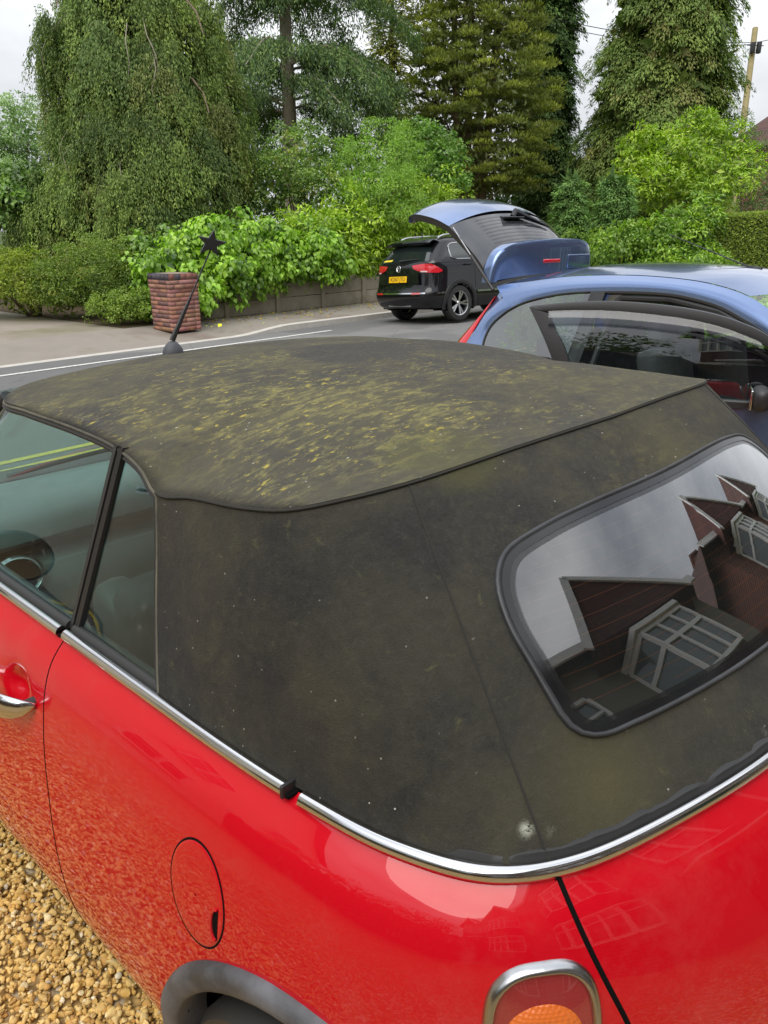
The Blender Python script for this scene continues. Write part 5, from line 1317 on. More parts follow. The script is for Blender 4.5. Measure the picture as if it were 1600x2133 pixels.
MB().lathe([(.02, .0), (.012, .02), (.006, .09), (0, .1)], Matrix.Translation((.72, 0, 1.62)), 12).build('fin_aerial', M_suv, suv)

# ------------------------------------------------------------------ vegetation
def leafmat(name, rough=.5, trans=.35, spec=.35): return tinted(name, (.1, .15, .03), rough, spec, trans)
M_leaf = leafmat('leaf'); M_gloss = leafmat('glossy_leaf', .33, .32, .5); M_needle = leafmat('needle', .6, .25, .25)
def bark(name, c0, c1): return flatmat(name, c0, c1, 7, .95, 30, .8, .02)
M_bark = bark('bark', (.09, .065, .045), (.17, .13, .09)); M_barkpale = bark('pale_bark', (.20, .17, .13), (.32, .28, .22))
def unit(A): return A/np.maximum(np.linalg.norm(A, axis=-1, keepdims=True), 1e-9)
def leaves(P, D, N, L, W, C, jit=.18):
    n = len(P); D = unit(D); S = unit(np.cross(D, N)); N2 = np.cross(S, D)
    L = np.asarray(L)*np.ones(n)*rng.uniform(.75, 1.25, n); W = np.asarray(W)*np.ones(n)*rng.uniform(.8, 1.2, n)
    a = P; b = P+D*(L*.42)[:, None]+S*(W*.5)[:, None]+N2*(W*.16)[:, None]; c = P+D*L[:, None]-N2*(L*.12)[:, None]; d = P+D*(L*.42)[:, None]-S*(W*.5)[:, None]+N2*(W*.16)[:, None]
    V = np.stack([a, b, c, d], 1).reshape(-1, 3); T = np.clip(C*np.array((1.98, 2.08, 1.68))*rng.uniform(1-jit, 1+jit, (n, 1)), 0, 1)
    return V, np.repeat(T, 4, 0)
class Crown:
    def __init__(s): s.V = []; s.T = []
    def add(s, *a, **k): v, t = leaves(*a, **k); s.V.append(v); s.T.append(t)
    def build(s, name, m, parent):
        V = np.concatenate(s.V); T = np.concatenate(s.T); n = len(V)//4; b = np.arange(n)[:, None]*4
        F = np.concatenate([b+np.array([0, 1, 2]), b+np.array([0, 2, 3])], 0)
        return np_mesh(name, V, F, m, parent, T)
def pick(cols, n, w=None):
    cols = np.array(cols); w = np.ones(len(cols)) if w is None else np.array(w, float); w = w/w.sum()
    return cols[rng.choice(len(cols), n, p=w)]
def rdir(n): return unit(rng.normal(size=(n, 3)))
TOCAM = None
def front_bias(U, root, keep=.3):        # thin out the side of a crown that faces away from the drive
    d = -np.array([root[0], root[1], 0.]); d /= np.linalg.norm(d); return (U@d > -.25) | (rng.random(len(U)) < keep)
def tree_root(name, x, D, label, cat, group=None, z=0.): 
    p = at(x, 475, D); return empty(name, (p.x, p.y, z), 0, label, cat, group)
def blob(cr, c, rad, nclump, crad, nleaf, L, W, cols, w=None, droop=.3, root=(0, 0), flat=.75, low=-.35, inner=.5):
    """lumpy leafy mass: clumps of leaves over an ellipsoid"""
    U = rdir(nclump*3); U = U[(U[:, 2] > low)]; U = U[front_bias(U, root)][:nclump]
    k = len(U); R_ = np.array(rad); rr = rng.uniform(.66, 1.12, (k, 1)); Cc = np.array(c)+U*R_*rr
    cs = crad*rng.uniform(.6, 1.35, k); tone = rng.uniform(.82, 1.2, k)
    colc = pick(cols, k, w)
    idx = np.repeat(np.arange(k), nleaf); n = len(idx); u = rdir(n); u = unit(u+U[idx]*.55+np.array((0, 0, .30)))
    P = Cc[idx]+u*(cs[idx]*rng.uniform(.45, 1.0, n))[:, None]*np.array((1, 1, flat))
    D = unit(u*.7+rdir(n)*.55+np.array((0, 0, -droop))); N = unit(u+rdir(n)*.45+np.array((0, 0, .5)))
    mixc = pick(cols, n, w); C = (colc[idx]*.65+mixc*.35)*tone[idx][:, None]
    cr.add(P, D, N, L, W, C)
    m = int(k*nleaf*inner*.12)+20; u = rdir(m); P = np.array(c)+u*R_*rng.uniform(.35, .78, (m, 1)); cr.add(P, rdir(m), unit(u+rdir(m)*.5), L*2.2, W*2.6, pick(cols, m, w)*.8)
def trunk(parent, pts, rs, m=None, limbs=(), name='trunk'):
    mb = MB(); mb.tube(crom(pts, 14), list(np.interp(np.linspace(0, 1, 14), np.linspace(0, 1, len(rs)), rs)), 10)
    for l in limbs: mb.tube(crom(l[0], 8), list(np.linspace(l[1], l[2], 8)), 6)
    return mb.build(name, m or M_bark, parent)
def env(lst, D, x0):                       # rows (y px, left px, right px) -> height and half widths in metres
    z = []; l = []; r = []
    for y, a, b in lst: z.append(at(x0, y, D).z); l.append((a-x0)*D/1602); r.append((b-x0)*D/1602)
    o = np.argsort(z); return np.array(z)[o], np.array(l)[o], np.array(r)[o]
def env_pts(E, n, root, keep=.3, zmin=None):
    z, l, r = E; zz = rng.uniform(z[0] if zmin is None else zmin, z[-1], n*3); L = np.interp(zz, z, l); Rr = np.interp(zz, z, r); hw = (Rr-L)/2
    ok = rng.random(len(zz)) < hw/hw.max(); zz, L, Rr, hw = zz[ok], L[ok], Rr[ok], hw[ok]
    a = rng.uniform(0, 2*math.pi, len(zz)); U = np.stack([np.cos(a), np.sin(a), np.zeros(len(a))], 1); k = front_bias(U, root, keep)
    zz, L, Rr, hw, U = zz[k][:n], L[k][:n], Rr[k][:n], hw[k][:n], U[k][:n]
    cx = (L+Rr)/2; return np.stack([cx, cx*0, zz], 1), U, hw

# --- the drooping evergreen on the left
def weeping(name, x0, D, rows, nstr, label):
    root = tree_root(name, x0, D, label, 'tree'); rt = root.location; E = env(rows, D, x0); cr = Crown()
    cols = [(.060, .085, .028), (.085, .115, .032), (.040, .062, .024), (.105, .105, .042), (.12, .15, .04)]; w = [4, 3, 3, 1.5, 1]
    Cb, Ub, hb = env_pts(E, 230, rt, .25); nb_ = len(Cb); bd = rng.uniform(.68, 1.0, nb_); bt_ = rng.uniform(.72, 1.25, nb_)      # boughs: each carries a curtain of strands
    bi = rng.integers(0, nb_, nstr); n = nstr; sdb = np.stack([-Ub[:, 1], Ub[:, 0], Ub[:, 0]*0], 1); C = Cb[bi].copy(); U = Ub[bi]; hw = hb[bi]
    fan = rng.normal(0, 1, n); out = rng.uniform(-.5, .12, n)
    start = C+U*(hw*bd[bi]+out)[:, None]+sdb[bi]*(fan*.34)[:, None]; start[:, 2] += -.22*fan**2+rng.normal(0, .07, n)+.35*out
    ln = rng.uniform(.35, 1.15, n)*(1.15-.2*np.abs(fan)); tone = bt_[bi]*rng.uniform(.88, 1.12, n); colc = pick(cols, nb_, w)[bi]
    m = 64; idx = np.repeat(np.arange(n), m); t = np.tile(np.linspace(0, 1, m), n)+rng.uniform(-.02, .02, n*m); k = len(idx)
    side = unit(np.stack([-U[:, 1], U[:, 0], U[:, 0]*0], 1)); sway = rng.normal(0, .16, n)
    wdt = .13*np.sin(np.clip(t, 0, 1)*math.pi*.85+.35)
    P = start[idx]+U[idx]*(.34*np.sin(np.clip(t, 0, 1)*1.9)*ln[idx]*.6)[:, None]+side[idx]*(sway[idx]*t+rng.normal(0, 1, k)*wdt*.75)[:, None]+np.array([(0, 0, 1)])*(-ln[idx]*t**1.25)[:, None]+rng.normal(0, .03, (k, 3))
    Dd = unit(np.array((0, 0, -1.))+U[idx]*.45+rng.normal(0, .42, (k, 3))); N = unit(U[idx]+rng.normal(0, .45, (k, 3))+np.array((0, 0, .25)))
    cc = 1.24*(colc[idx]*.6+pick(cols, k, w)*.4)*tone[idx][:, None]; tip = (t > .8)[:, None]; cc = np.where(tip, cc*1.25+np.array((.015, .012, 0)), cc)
    cr.add(P, Dd, N, .080, .030, cc, jit=.3)
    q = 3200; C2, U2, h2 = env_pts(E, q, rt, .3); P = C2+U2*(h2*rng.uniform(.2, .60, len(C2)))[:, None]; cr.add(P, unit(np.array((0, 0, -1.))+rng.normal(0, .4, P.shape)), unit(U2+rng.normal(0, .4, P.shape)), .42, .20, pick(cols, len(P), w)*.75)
    cr.build('crown', M_needle, root)
    z1 = E[0][-1]; trunk(root, [(0, 0, 0), (.1, 0, z1*.3), (-.05, .1, z1*.6), (0, 0, z1*.95)], [.34, .28, .18, .05], M_bark,
        [([(0, 0, z1*.25+.5*i), (.5*math.cos(i*2.1), -.6, z1*.3+.6*i), (1.7*math.cos(i*2.1), -1.5, z1*.3+.5*i), (2.0*math.cos(i*2.1), -1.9, z1*.24+.5*i)], .06, .012) for i in range(9)])
    tw = MB()                              # bare grey-brown twigs hanging in front
    for i in range(20):
        c, u, h = C[i*7], U[i*7], hw[i*7]; p = c+u*h*.97; pts = [Vector(p+np.array((0, 0, .5))-u*.5), Vector(p), Vector(p+u*.06+np.array((rng.normal(0, .12), 0, -.35))), Vector(p+u*.05+np.array((rng.normal(0, .2), 0, -.75)))]; tw.tube(crom(pts, 8), list(np.linspace(.013, .003, 8)), 4)
    o = tw.build('twigs', M_barkpale, root); o['kind'] = 'stuff'; return root
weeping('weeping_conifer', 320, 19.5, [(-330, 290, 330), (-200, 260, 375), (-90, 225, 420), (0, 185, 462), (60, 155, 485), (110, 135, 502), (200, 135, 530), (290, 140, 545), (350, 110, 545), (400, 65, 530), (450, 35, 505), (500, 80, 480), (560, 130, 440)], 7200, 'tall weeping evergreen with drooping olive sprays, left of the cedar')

# --- cypress type columns: sprays reaching out and drooping at the tip
def cypress(name, x0, D, rows, nsp, cols, w, label, cat='tree', ln=.55, droop=.55, L=.13, W=.05, m=24, group=None, up=.25, keep=.25, core=3500, base_z=0.):
    root = tree_root(name, x0, D, label, cat, group); rt = root.location; E = env(rows, D, x0); cr = Crown()
    C, U, hw = env_pts(E, nsp, rt, keep); n = len(C)
    lump = 1+.12*np.sin(C[:, 2]*2.3+np.arctan2(U[:, 1], U[:, 0])*3)+.08*np.sin(C[:, 2]*5.1+np.arctan2(U[:, 1], U[:, 0])*7)
    st = C+U*(np.maximum(hw*rng.beta(5, 1.3, n)*lump-ln*1.0, 0))[:, None]; tone = rng.uniform(.75, 1.25, n); colc = pick(cols, n, w); l = ln*rng.uniform(.6, 1.3, n)
    idx = np.repeat(np.arange(n), m); k = len(idx); t = rng.uniform(0, 1, k)**.7; side = np.stack([-U[:, 1], U[:, 0], U[:, 0]*0], 1); s_ = rng.normal(0, .30, k)*(1.1-t*.75)
    P = st[idx]+U[idx]*(l[idx]*t)[:, None]+side[idx]*(s_*l[idx])[:, None]+np.array([(0, 0, 1.)])*(l[idx]*(up*t-droop*t**2.2-1.1*s_**2))[:, None]+rng.normal(0, .035, (k, 3))
    P[:, 2] -= np.abs(rng.normal(0, .07, k))*(droop > .4)
    Dd = unit(U[idx]*.9+side[idx]*(s_*2.2+rng.normal(0, .35, k))[:, None]+np.array([(0, 0, 1.)])*(up-droop*1.6*t)[:, None]+rng.normal(0, .25, (k, 3))); N = unit(np.array((0, 0, 1.))+U[idx]*.7+rng.normal(0, .35, (k, 3)))
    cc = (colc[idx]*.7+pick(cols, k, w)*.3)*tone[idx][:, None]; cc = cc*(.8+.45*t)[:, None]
    cr.add(P, Dd, N, L, W, cc, jit=.22)
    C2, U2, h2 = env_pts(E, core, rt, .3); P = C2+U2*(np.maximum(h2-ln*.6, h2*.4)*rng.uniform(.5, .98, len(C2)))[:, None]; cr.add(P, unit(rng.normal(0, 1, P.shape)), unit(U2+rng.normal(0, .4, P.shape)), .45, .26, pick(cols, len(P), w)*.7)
    cr.build('crown', M_needle, root); z1 = E[0][-1]; r_ = .02*z1+.04
    trunk(root, [(0, 0, 0), (0, 0, z1*.5), (0, 0, z1*.97)], [r_, r_*.6, .02], M_bark); return root
DK = [(.040, .065, .022), (.055, .088, .026), (.030, .052, .02)]
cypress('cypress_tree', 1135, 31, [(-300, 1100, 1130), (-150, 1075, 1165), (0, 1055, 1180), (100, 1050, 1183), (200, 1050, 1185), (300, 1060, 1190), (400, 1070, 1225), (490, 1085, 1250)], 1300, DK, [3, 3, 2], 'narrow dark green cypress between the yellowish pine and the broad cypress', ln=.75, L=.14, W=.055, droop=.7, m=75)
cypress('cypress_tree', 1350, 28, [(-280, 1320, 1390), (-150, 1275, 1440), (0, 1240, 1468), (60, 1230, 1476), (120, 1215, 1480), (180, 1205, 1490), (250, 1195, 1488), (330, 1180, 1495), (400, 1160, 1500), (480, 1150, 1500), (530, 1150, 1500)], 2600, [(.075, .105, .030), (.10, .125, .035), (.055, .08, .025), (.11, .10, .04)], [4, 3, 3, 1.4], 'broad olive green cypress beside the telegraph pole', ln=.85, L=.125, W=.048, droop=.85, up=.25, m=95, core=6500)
SPR = [(.075, .125, .045), (.11, .17, .055), (.055, .095, .035)]
def spruce(x0, D, rows, label, n=420): cypress('young_spruce', x0, D, rows, n, SPR, [3, 2, 2], label, ln=.45, L=.09, W=.028, droop=.35, up=.12, m=60, group='young spruces behind the blue car', core=500)
spruce(1185, 22.5, [(372, 1180, 1190), (400, 1168, 1203), (430, 1158, 1215), (460, 1148, 1226), (490, 1142, 1236), (520, 1140, 1240)], 'small spruce just right of the raised tailgate')
spruce(1275, 21, [(365, 1270, 1280), (400, 1255, 1297), (430, 1246, 1310), (460, 1236, 1316), (500, 1230, 1322), (560, 1228, 1330)], 'small spruce between the tailgate and the laurel bush', 560)
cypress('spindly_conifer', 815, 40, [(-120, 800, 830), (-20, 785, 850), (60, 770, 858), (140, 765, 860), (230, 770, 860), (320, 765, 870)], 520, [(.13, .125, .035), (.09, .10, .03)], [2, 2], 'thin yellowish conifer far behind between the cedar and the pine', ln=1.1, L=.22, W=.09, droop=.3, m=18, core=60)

# --- deodar cedar: tiers of arching boughs with curtains of needles
def cedar():
    D = 26; root = tree_root('cedar_tree', 612, D, 'tall cedar with layered arching boughs and a bare grey trunk', 'tree'); cr = Crown(); s = D/1602
    cols = [(.055, .088, .038), (.095, .130, .045), (.034, .056, .028)]; w = [3, 2, 2]; tb_ = []
    zs = lambda y: at(612, y, D).z
    boughs = []
    for y, R0, nb in ((-230, 1.4, 5), (-150, 2.2, 5), (-70, 3.0, 5), (30, 3.6, 6), (140, 4.1, 7), (225, 4.0, 6)):
        for i in range(nb):
            a = 2*math.pi*(i+rng.uniform(-.3, .3))/nb+y; boughs.append((zs(y)+rng.uniform(-.35, .35), a, R0*rng.uniform(.75, 1.1)))
    boughs += [(zs(30), R(-150), 2.2), (zs(20), R(-100), 1.3), (zs(150), R(-40), 4.2), (zs(140), R(-20), 4.0), (zs(160), R(-165), 2.4), (zs(40), R(-12), 4.3), (zs(-40), R(-30), 4.0)]
    for z0, a, RR_ in boughs:
        u = np.array((math.cos(a), math.sin(a), 0)); sd = np.array((-u[1], u[0], 0)); n = int(360*RR_/3); t = rng.uniform(.12, 1, n)**.8
        f = lambda t: z0+.32*RR_*t-.62*RR_*t**2.3
        sp = .24*RR_*(np.sin(np.clip(t, 0, 1)*2.6))*rng.normal(0, .55, n)
        hang = rng.exponential(.15, n)*(.6+t)
        P = u*(RR_*t)[:, None]+sd*sp[:, None]+np.stack([t*0, t*0, f(t)-hang-.12*np.abs(sp)], 1)
        reps = 7; P = np.repeat(P, reps, 0)+rng.normal(0, .055, (n*reps, 3))*np.array((1, 1, 1.8)); nn_ = len(P); hg = np.repeat(hang, reps)
        cr.add(P, unit(u*.3+np.array((0, 0, -.8))+rng.normal(0, .45, (nn_, 3))), unit(u+rng.normal(0, .5, (nn_, 3))+np.array((0, 0, .5))), .13, .035, .92*pick(cols, nn_, w)*rng.uniform(.8, 1.15)*(1+.25*(hg < .12))[:, None])
        tb_.append(([(0, 0, z0-.1), tuple(u*RR_*.4+np.array((0, 0, f(.4)))), tuple(u*RR_*.9+np.array((0, 0, f(.9))))], .05, .012))
    cr.build('crown', M_needle, root); trunk(root, [(.1, 0, 0), (0, 0, 3), (.0, 0, 6), (-.1, 0, zs(-260))], [.30, .24, .17, .04], M_barkpale, tb_); return root
cedar()

# --- pine with cushions of yellow-green needles on several stems
def pine():
    D = 27; x0 = 975; root = tree_root('pine_tree', x0, D, 'bushy pine with yellow-green cushions on several upright brown stems', 'tree'); cr = Crown(); rt = root.location
    E = env([(-260, 930, 1010), (-140, 880, 1060), (-20, 865, 1085), (60, 850, 1105), (130, 840, 1125), (220, 835, 1140), (300, 850, 1135), (360, 880, 1130), (405, 920, 1120)], D, x0)
    cols = [(.125, .135, .026), (.16, .17, .03), (.085, .10, .024), (.06, .075, .022)]; w = [3, 2, 3, 2]
    C, U, hw = env_pts(E, 1050, rt, .45); n = len(C); Cc = C+U*(hw*rng.beta(2.6, 1.1, n))[:, None]; tone = rng.uniform(.8, 1.2, n); colc = pick(cols, n, w)
    m = 110; idx = np.repeat(np.arange(n), m); k = len(idx); u = rdir(k); u[:, 2] = np.abs(u[:, 2])*.9-.1; cs = rng.uniform(.22, .42, n)
    P = Cc[idx]+u*(cs[idx]*rng.uniform(.4, 1, k))[:, None]*np.array((1.15, 1.15, .5)); Dd = unit(u+np.array((0, 0, .7))+rng.normal(0, .25, (k, 3))); N = unit(rdir(k)+U[idx]*.6)
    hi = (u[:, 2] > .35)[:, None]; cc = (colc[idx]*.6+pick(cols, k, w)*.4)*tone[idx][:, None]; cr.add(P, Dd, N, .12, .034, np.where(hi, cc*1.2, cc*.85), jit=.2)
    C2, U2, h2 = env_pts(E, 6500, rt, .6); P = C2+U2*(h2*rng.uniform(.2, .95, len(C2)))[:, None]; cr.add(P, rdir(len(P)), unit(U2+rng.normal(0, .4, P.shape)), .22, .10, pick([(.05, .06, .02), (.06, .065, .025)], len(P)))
    cr.build('crown', M_needle, root); z1 = E[0][-1]
    for dx, lean in ((-.15, .0), (.22, .15), (.52, .3), (-.5, -.25)):
        lb = [([(dx, 0, zz), (dx+math.cos(a)*1.0, math.sin(a)*1.0, zz+.35), (dx+math.cos(a)*2.0, math.sin(a)*2.0, zz+.9)], .045, .012) for zz, a in zip(np.linspace(2, z1*.85, 12), rng.uniform(math.pi, 2*math.pi, 12))]
        trunk(root, [(dx*.4, -.3, 0), (dx, -.3, z1*.35), (dx+lean, -.1, z1*.7), (dx+lean*1.5, 0, z1*.95)], [.17, .14, .09, .03], bark('pine_bark', (.11, .075, .045), (.20, .14, .09)), lb)
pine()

# --- broadleaf shrubs and trees
def shrub(name, x0, D, blobs, cols, w, label, cat='shrub', L=.09, W=.05, m=None, group=None, nl=34, droop=.3, crad=.24, dens=1., stems=True, flowers=None, z0=0., inner=.5):
    root = tree_root(name, x0, D, label, cat, group, z0); rt = root.location; cr = Crown()
    for (px, py, rw, rh, dd) in blobs:       # centre px, radii px, depth offset
        p = at(px, py, D+dd); c = (p.x-rt.x, p.y-rt.y, p.z-z0); rx_, rz_ = rw*D/1602, rh*D/1602; ry_ = min(rx_, 1.6)
        area = 4*math.pi*((rx_*ry_)**1.6/3+(rx_*rz_)**1.6/3+(ry_*rz_)**1.6/3)**(1/1.6)
        blob(cr, c, (rx_, ry_, rz_), int(area*.62/(crad*crad*1.5)*dens), crad, nl, L, W, cols, w, droop, rt, inner=inner)
    cr.build('crown' if cat == 'tree' else 'foliage', m or M_leaf, root)
    if stems:
        mb = MB(); px, py, rw, rh, dd = blobs[0]; p = at(px, py, D+dd); tx, ty, tz = p.x-rt.x, p.y-rt.y, p.z
        for i in range(6):
            a = i*1.05; mb.tube(crom([(.1*math.cos(a), .1*math.sin(a), 0), (tx*.5+.25*math.cos(a), ty*.5+.25*math.sin(a), tz*.5), (tx+rw*D/1602*.7*math.cos(a), ty+.5*math.sin(a), tz+.2)], 8), list(np.linspace(.05, .012, 8)), 6)
        mb.build('trunk' if cat == 'tree' else 'stems', M_bark, root)
    return root
MID = [(.085, .145, .035), (.12, .185, .045), (.055, .10, .03)]
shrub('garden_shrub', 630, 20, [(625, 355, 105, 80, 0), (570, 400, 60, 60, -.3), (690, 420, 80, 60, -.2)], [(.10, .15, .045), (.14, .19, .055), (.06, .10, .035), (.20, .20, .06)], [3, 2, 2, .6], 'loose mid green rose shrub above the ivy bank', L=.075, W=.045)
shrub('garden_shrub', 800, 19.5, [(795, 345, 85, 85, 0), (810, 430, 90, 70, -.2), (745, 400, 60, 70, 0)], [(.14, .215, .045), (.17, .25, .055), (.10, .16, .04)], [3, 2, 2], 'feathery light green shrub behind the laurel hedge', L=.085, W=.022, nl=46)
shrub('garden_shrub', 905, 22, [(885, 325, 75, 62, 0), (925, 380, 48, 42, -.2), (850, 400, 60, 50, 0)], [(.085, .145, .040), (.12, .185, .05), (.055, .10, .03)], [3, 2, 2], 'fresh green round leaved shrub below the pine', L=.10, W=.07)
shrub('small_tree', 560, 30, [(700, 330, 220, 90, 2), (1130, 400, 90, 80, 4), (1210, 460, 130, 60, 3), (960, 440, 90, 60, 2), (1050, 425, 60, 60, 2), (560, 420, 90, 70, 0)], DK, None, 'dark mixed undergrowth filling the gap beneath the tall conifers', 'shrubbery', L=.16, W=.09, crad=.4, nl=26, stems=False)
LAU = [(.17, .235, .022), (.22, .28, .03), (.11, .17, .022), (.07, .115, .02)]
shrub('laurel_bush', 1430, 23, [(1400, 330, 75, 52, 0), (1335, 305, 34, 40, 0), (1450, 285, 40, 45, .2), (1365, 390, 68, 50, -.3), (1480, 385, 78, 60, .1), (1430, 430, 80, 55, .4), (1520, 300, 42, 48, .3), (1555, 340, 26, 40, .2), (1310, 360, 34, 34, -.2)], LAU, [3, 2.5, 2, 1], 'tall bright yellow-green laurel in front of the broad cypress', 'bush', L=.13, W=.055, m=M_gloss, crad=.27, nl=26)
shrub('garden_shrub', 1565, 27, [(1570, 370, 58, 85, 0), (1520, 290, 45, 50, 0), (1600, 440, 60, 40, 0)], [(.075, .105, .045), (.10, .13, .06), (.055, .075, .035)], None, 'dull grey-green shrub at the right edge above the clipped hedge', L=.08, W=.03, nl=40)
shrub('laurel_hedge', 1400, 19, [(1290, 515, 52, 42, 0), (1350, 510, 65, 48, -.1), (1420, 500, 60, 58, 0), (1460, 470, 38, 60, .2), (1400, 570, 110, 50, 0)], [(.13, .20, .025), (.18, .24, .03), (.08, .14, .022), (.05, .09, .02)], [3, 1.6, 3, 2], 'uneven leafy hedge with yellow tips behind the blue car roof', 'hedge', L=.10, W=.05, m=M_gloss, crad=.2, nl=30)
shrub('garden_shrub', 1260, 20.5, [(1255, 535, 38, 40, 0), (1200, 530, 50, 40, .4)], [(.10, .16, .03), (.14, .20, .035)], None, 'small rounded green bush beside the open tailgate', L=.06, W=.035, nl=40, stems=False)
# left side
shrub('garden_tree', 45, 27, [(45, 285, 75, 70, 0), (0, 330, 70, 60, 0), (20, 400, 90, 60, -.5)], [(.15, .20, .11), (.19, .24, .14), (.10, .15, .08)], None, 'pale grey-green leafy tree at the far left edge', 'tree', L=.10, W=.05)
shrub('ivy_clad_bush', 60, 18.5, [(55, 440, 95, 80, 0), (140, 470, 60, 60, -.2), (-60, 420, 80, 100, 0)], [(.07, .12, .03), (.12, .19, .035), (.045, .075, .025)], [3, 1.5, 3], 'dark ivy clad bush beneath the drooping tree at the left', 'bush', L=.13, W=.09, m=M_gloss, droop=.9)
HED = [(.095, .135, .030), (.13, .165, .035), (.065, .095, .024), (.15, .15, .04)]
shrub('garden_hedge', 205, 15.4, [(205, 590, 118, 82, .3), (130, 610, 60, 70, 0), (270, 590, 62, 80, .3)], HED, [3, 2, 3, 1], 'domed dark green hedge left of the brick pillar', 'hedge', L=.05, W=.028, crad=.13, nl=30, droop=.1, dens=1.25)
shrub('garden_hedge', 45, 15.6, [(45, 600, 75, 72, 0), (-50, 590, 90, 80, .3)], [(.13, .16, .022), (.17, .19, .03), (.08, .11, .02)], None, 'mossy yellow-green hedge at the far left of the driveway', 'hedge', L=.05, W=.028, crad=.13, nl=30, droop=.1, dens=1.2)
shrub('low_shrub', 275, 14.6, [(285, 642, 46, 38, 0), (235, 648, 46, 34, 0)], [(.085, .12, .025), (.13, .17, .035)], None, 'low green shrub spilling over at the foot of the pillar', L=.045, W=.03, crad=.12, nl=30, stems=False, inner=.7)
shrub('ivy_clump', 320, 15.8, [(320, 545, 75, 52, 0), (300, 590, 40, 40, -.1), (380, 520, 50, 45, .3)], [(.09, .15, .03), (.16, .25, .035), (.045, .075, .025)], [3, 2, 3], 'mixed light and dark ivy behind the brick pillar', 'ivy', L=.11, W=.095, m=M_gloss, crad=.2, nl=18, droop=1.0, stems=False)
def bank(name, rs, nn_, zt, zb, cols, w, L, W, label, cat, nl, crad, dens, droop, face=12.88, dep=.5):
    root = empty(name, tuple(RN(rs[0], nn_, 0)), 0, label, cat); rt = root.location; cr = Crown()
    for i, r in enumerate(np.arange(rs[0], rs[1], .8)):
        z1 = interp(r, zt[0], zt[1])*rng.uniform(.95, 1.05); z0 = interp(r, zb[0], zb[1]); p = RN(r, nn_+dep*.35, (z0+z1)/2)
        blob(cr, (p.x-rt.x, p.y-rt.y, p.z), (.75, dep+.25, (z1-z0)/2), int(34*dens), crad, nl, L, W, cols, w, droop, rt, low=-.95, inner=.9)
    cr.build('foliage', M_gloss, root)
    mb = MB()
    for i in range(12):
        r = rng.uniform(*rs); a, b = RN(r, nn_+.25, .0), RN(r+rng.normal(0, .3), nn_+.1, 1.2); mb.tube([a-rt, (a+b)/2-rt+Vector((rng.normal(0, .1), 0, 0)), b-rt], [.03, .02, .01], 6)
    mb.build('stems', M_bark, root); return root
IVY = [(.15, .245, .028), (.20, .30, .035), (.09, .155, .025), (.045, .085, .025)]
bank('ivy_bank', (9.35, 13.6), 13.05, ([9.3, 10.2, 12, 13.6], [1.25, 1.95, 2.0, 1.7]), ([9.3, 9.8, 11, 12, 13.6], [.12, .14, .24, .46, .52]), IVY, [3.5, 2.5, 2, 1], .108, .092, 'bright green ivy tumbling over the low wall beside the pillar', 'ivy', 36, .26, 1.5, 1.1)
bank('laurel_hedge', (12.6, 19.5), 13.35, ([12.6, 13.6, 15.5, 17, 19.5], [1.9, 2.1, 2.7, 2.9, 3.0]), ([12.6, 14, 19.5], [.50, .50, .5]), LAU, [3, 3, 2, 1], .13, .048, 'yellow-green laurel hedge above the wall behind the black SUV', 'hedge', 34, .28, 2.0, .35, dep=.7)
# clipped box hedge on the right
def box_hedge():
    p = at(1560, 500, 19); root = empty('clipped_hedge', (p.x, p.y, 0), R(-6), 'neatly clipped square topped hedge at the right edge', 'hedge'); cr = Crown(); w_, h_, d_ = 3.4, at(1560, 446, 19).z, 1.0; n = 26000
    x = rng.uniform(-.9, w_, n); f = rng.random(n); top = f < .25; sd_ = (f > .9); y = np.where(top, rng.uniform(0, d_, n), 0)+rng.normal(0, .02, n); z = np.where(top, h_, rng.uniform(0, h_, n))+rng.normal(0, .02, n)
    x = np.where(sd_, -.9+rng.normal(0, .02, n), x); y = np.where(sd_, rng.uniform(0, d_, n), y); z += .03*np.sin(x*2.1)
    N = np.where(top[:, None], np.array((0, 0, 1.)), np.where(sd_[:, None], np.array((-1., 0, 0)), np.array((0, -1., 0)))); cr.add(np.stack([x, y, z], 1), unit(rdir(n)+N*.5+np.array((0, 0, .3))), unit(N+rng.normal(0, .5, (n, 3))), .060, .032, pick([(.15, .18, .035), (.20, .225, .05), (.09, .12, .03)], n, [3, 2, 3]))
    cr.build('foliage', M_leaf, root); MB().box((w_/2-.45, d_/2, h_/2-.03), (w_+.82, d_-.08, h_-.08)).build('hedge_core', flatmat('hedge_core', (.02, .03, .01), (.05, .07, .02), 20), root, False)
box_hedge()
# a few loose ivy tufts on the wall face, fallen leaves
def fallen():
    n = 300; r = rng.uniform(8.8, 18, n); nn_ = 12.9-rng.exponential(.35, n); k = nn_ > 11.6; r, nn_ = r[k], nn_[k]; P = np.array([RN(a, b, zr(11.3)+.125+(b-11.48)/1.47*.03) for a, b in zip(r, nn_)]); cr = Crown(); n = len(P)
    cr.add(P, unit(rng.normal(0, 1, (n, 3))*np.array((1, 1, .1))), unit(np.array((0, 0, 1.))+rng.normal(0, .2, (n, 3))), .07, .05, pick([(.25, .15, .05), (.45, .33, .05), (.16, .09, .04), (.2, .25, .06)], n))
    o = cr.build('fallen_leaves', M_leaf, None); tag(o, kind='stuff')
fallen()
yl = Crown(); n = 1; p = at(450, 662, 14.3); yl.add(np.array([[0, 0, .02+.03*i] for i in range(n)])+rng.normal(0, .03, (n, 3)), unit(rng.normal(0, 1, (n, 3))), unit(np.array((0, -1., .4))+rng.normal(0, .3, (n, 3))), .12, .10, pick([(.85, .50, .02)], n))
o = yl.build('yellow_leaf', M_leaf, None); o.location = (p.x, p.y, .0); tag(o, 'bright yellow dead leaf on the pavement by the brick pillar', 'leaf')
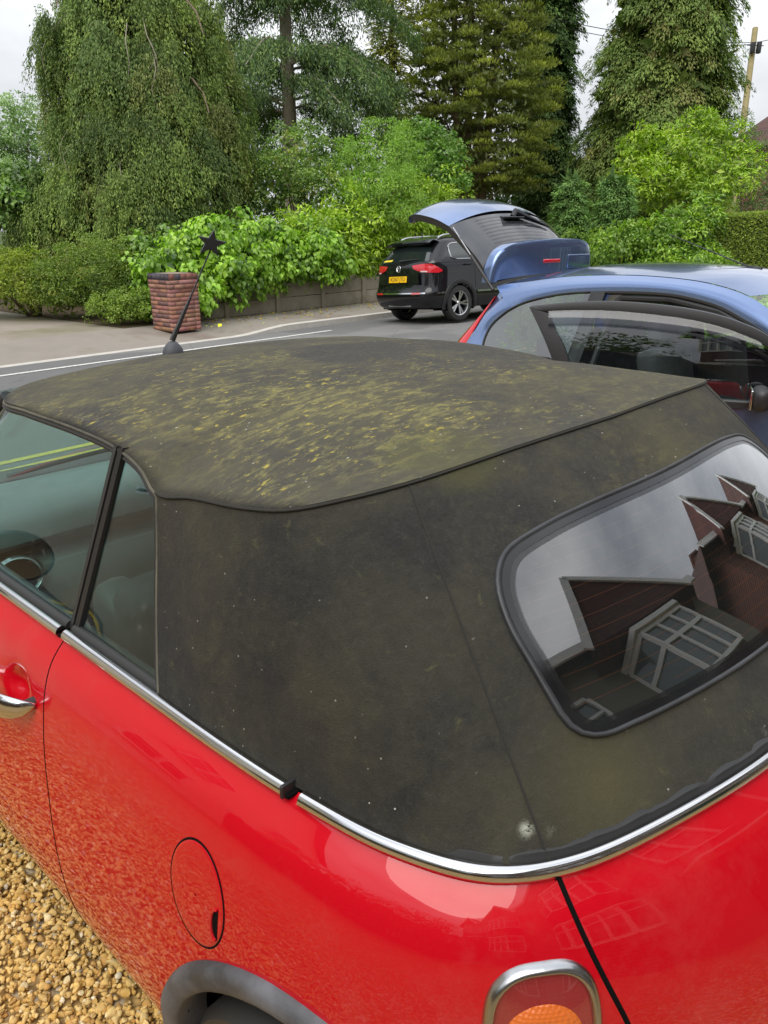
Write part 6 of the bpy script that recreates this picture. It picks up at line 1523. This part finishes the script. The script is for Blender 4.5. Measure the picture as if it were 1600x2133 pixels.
# ------------------------------------------------------------------ telegraph pole, wires, roof beyond
D = 34; b0 = at(1572, 70, D); b1 = at(1549, 250, D); dirp = (b0-b1).normalized(); base = b1-dirp*(b1.z/dirp.z); tp = b0+dirp*.25
pole = empty('telegraph_pole', tuple(base), 0, 'leaning wooden telegraph pole with a black cable box near the top', 'pole'); q = tp-base
MB().tube([(0, 0, 0), q*.5, q], [.16, .14, .12], 12).build('pole_shaft', flatmat('weathered_wood', (.20, .17, .08), (.30, .25, .13), 5), pole)
c = at(1572, 100, D-.2)-base
for dx in (-.13, .14): MB().box((c.x+dx, c.y-.1, c.z), (.17, .2, .44), bev=.03).build('cable_box', M_blackplastic, pole)
MB().tube([c+Vector((-.35, 0, .12)), c+Vector((.38, 0, .1))], .02, 6).build('cross_arm', M_blackplastic, pole)
for i, y in enumerate((175, 200, 225)): MB().tube([at(1556, y, D-.1)-base+Vector((-.14, 0, 0)), at(1556, y, D-.1)-base+Vector((.14, 0, 0))], .012, 6).build('climbing_peg', M_blackplastic, pole)
def wire(a, b, sag, label, r=.012):
    L = [a.lerp(b, t)+Vector((0, 0, -sag*4*t*(1-t))) for t in np.linspace(0, 1, 24)]; o = MB().tube(L, r, 5).build('overhead_wire', M_blackplastic, None); tag(o, label, 'wire', 'overhead wires from the telegraph pole')
e = at(1568, 88, D)
wire(e, at(960, -12, 24), .35, 'upper overhead wire running left from the telegraph pole', .014)
wire(e+Vector((0, 0, -.06)), at(905, -25, 22), .55, 'lower overhead wire running left from the telegraph pole', .012)
wire(e, at(1640, 70, 30), .05, 'short overhead wire running right from the telegraph pole top', .014)
wire(e+Vector((0, 0, -.15)), at(1500, 140, 40), .1, 'thin slack wire dropping left behind the broad cypress', .010)
hp = at(1640, 475, 50); hs_ = empty('distant_house', (hp.x+1.2, hp.y, 0), R(10), 'house with a brown tiled roof beyond the shrubs at right', 'house'); zt = at(1600, 225, 50).z; ze = at(1600, 300, 50).z
MB().box((0, 3, ze/2), (6, 6, ze)).build('wall', M_hbrick, hs_, False); mobj('roof', [(-3.3, -.3, ze-.2), (3.3, -.3, ze-.2), (3.3, 6.3, ze-.2), (-3.3, 6.3, ze-.2), (-1.2, 3, zt), (3.3, 3, zt)], [(0, 1, 5, 4), (2, 3, 4, 5), (1, 2, 5), (3, 0, 4), (3, 2, 1, 0)], M_roof, hs_, False)

# unseen laurel mass added beyond the board fence to darken the side glass reflections
rt_ = RN(-6.4, -1.5); th = empty('added_dark_hedge', tuple(rt_), 0, 'unseen dark laurel mass added behind the board fence to darken reflections', 'hedge'); cr = Crown()
for n_ in np.arange(-1.5, 5.5, 1.4):
    p = RN(-6.4, n_, 1.9)-rt_; blob(cr, tuple(p), (.9, 1.0, 1.9), 60, .4, 26, .16, .08, [(.05, .075, .02), (.07, .10, .025)], None, .3, (9, 0), low=-.9)
cr.build('foliage', M_gloss, th)

# low hedge along the right side of the drive, seen through the windows of the blue car
rt_ = RN(8.3, -2.5); lh = empty('boundary_hedge', tuple(rt_), 0, 'low bright green hedge behind the blue car, seen through its windows', 'hedge'); cr = Crown()
for n_ in np.arange(-2.5, 5.0, 1.1):
    p = RN(8.3, n_, .52)-rt_; blob(cr, tuple(p), (.7, .8, .50), 60, .22, 30, .09, .06, IVY, None, .3, (9, 0), low=-.9)
cr.build('foliage', M_gloss, lh)
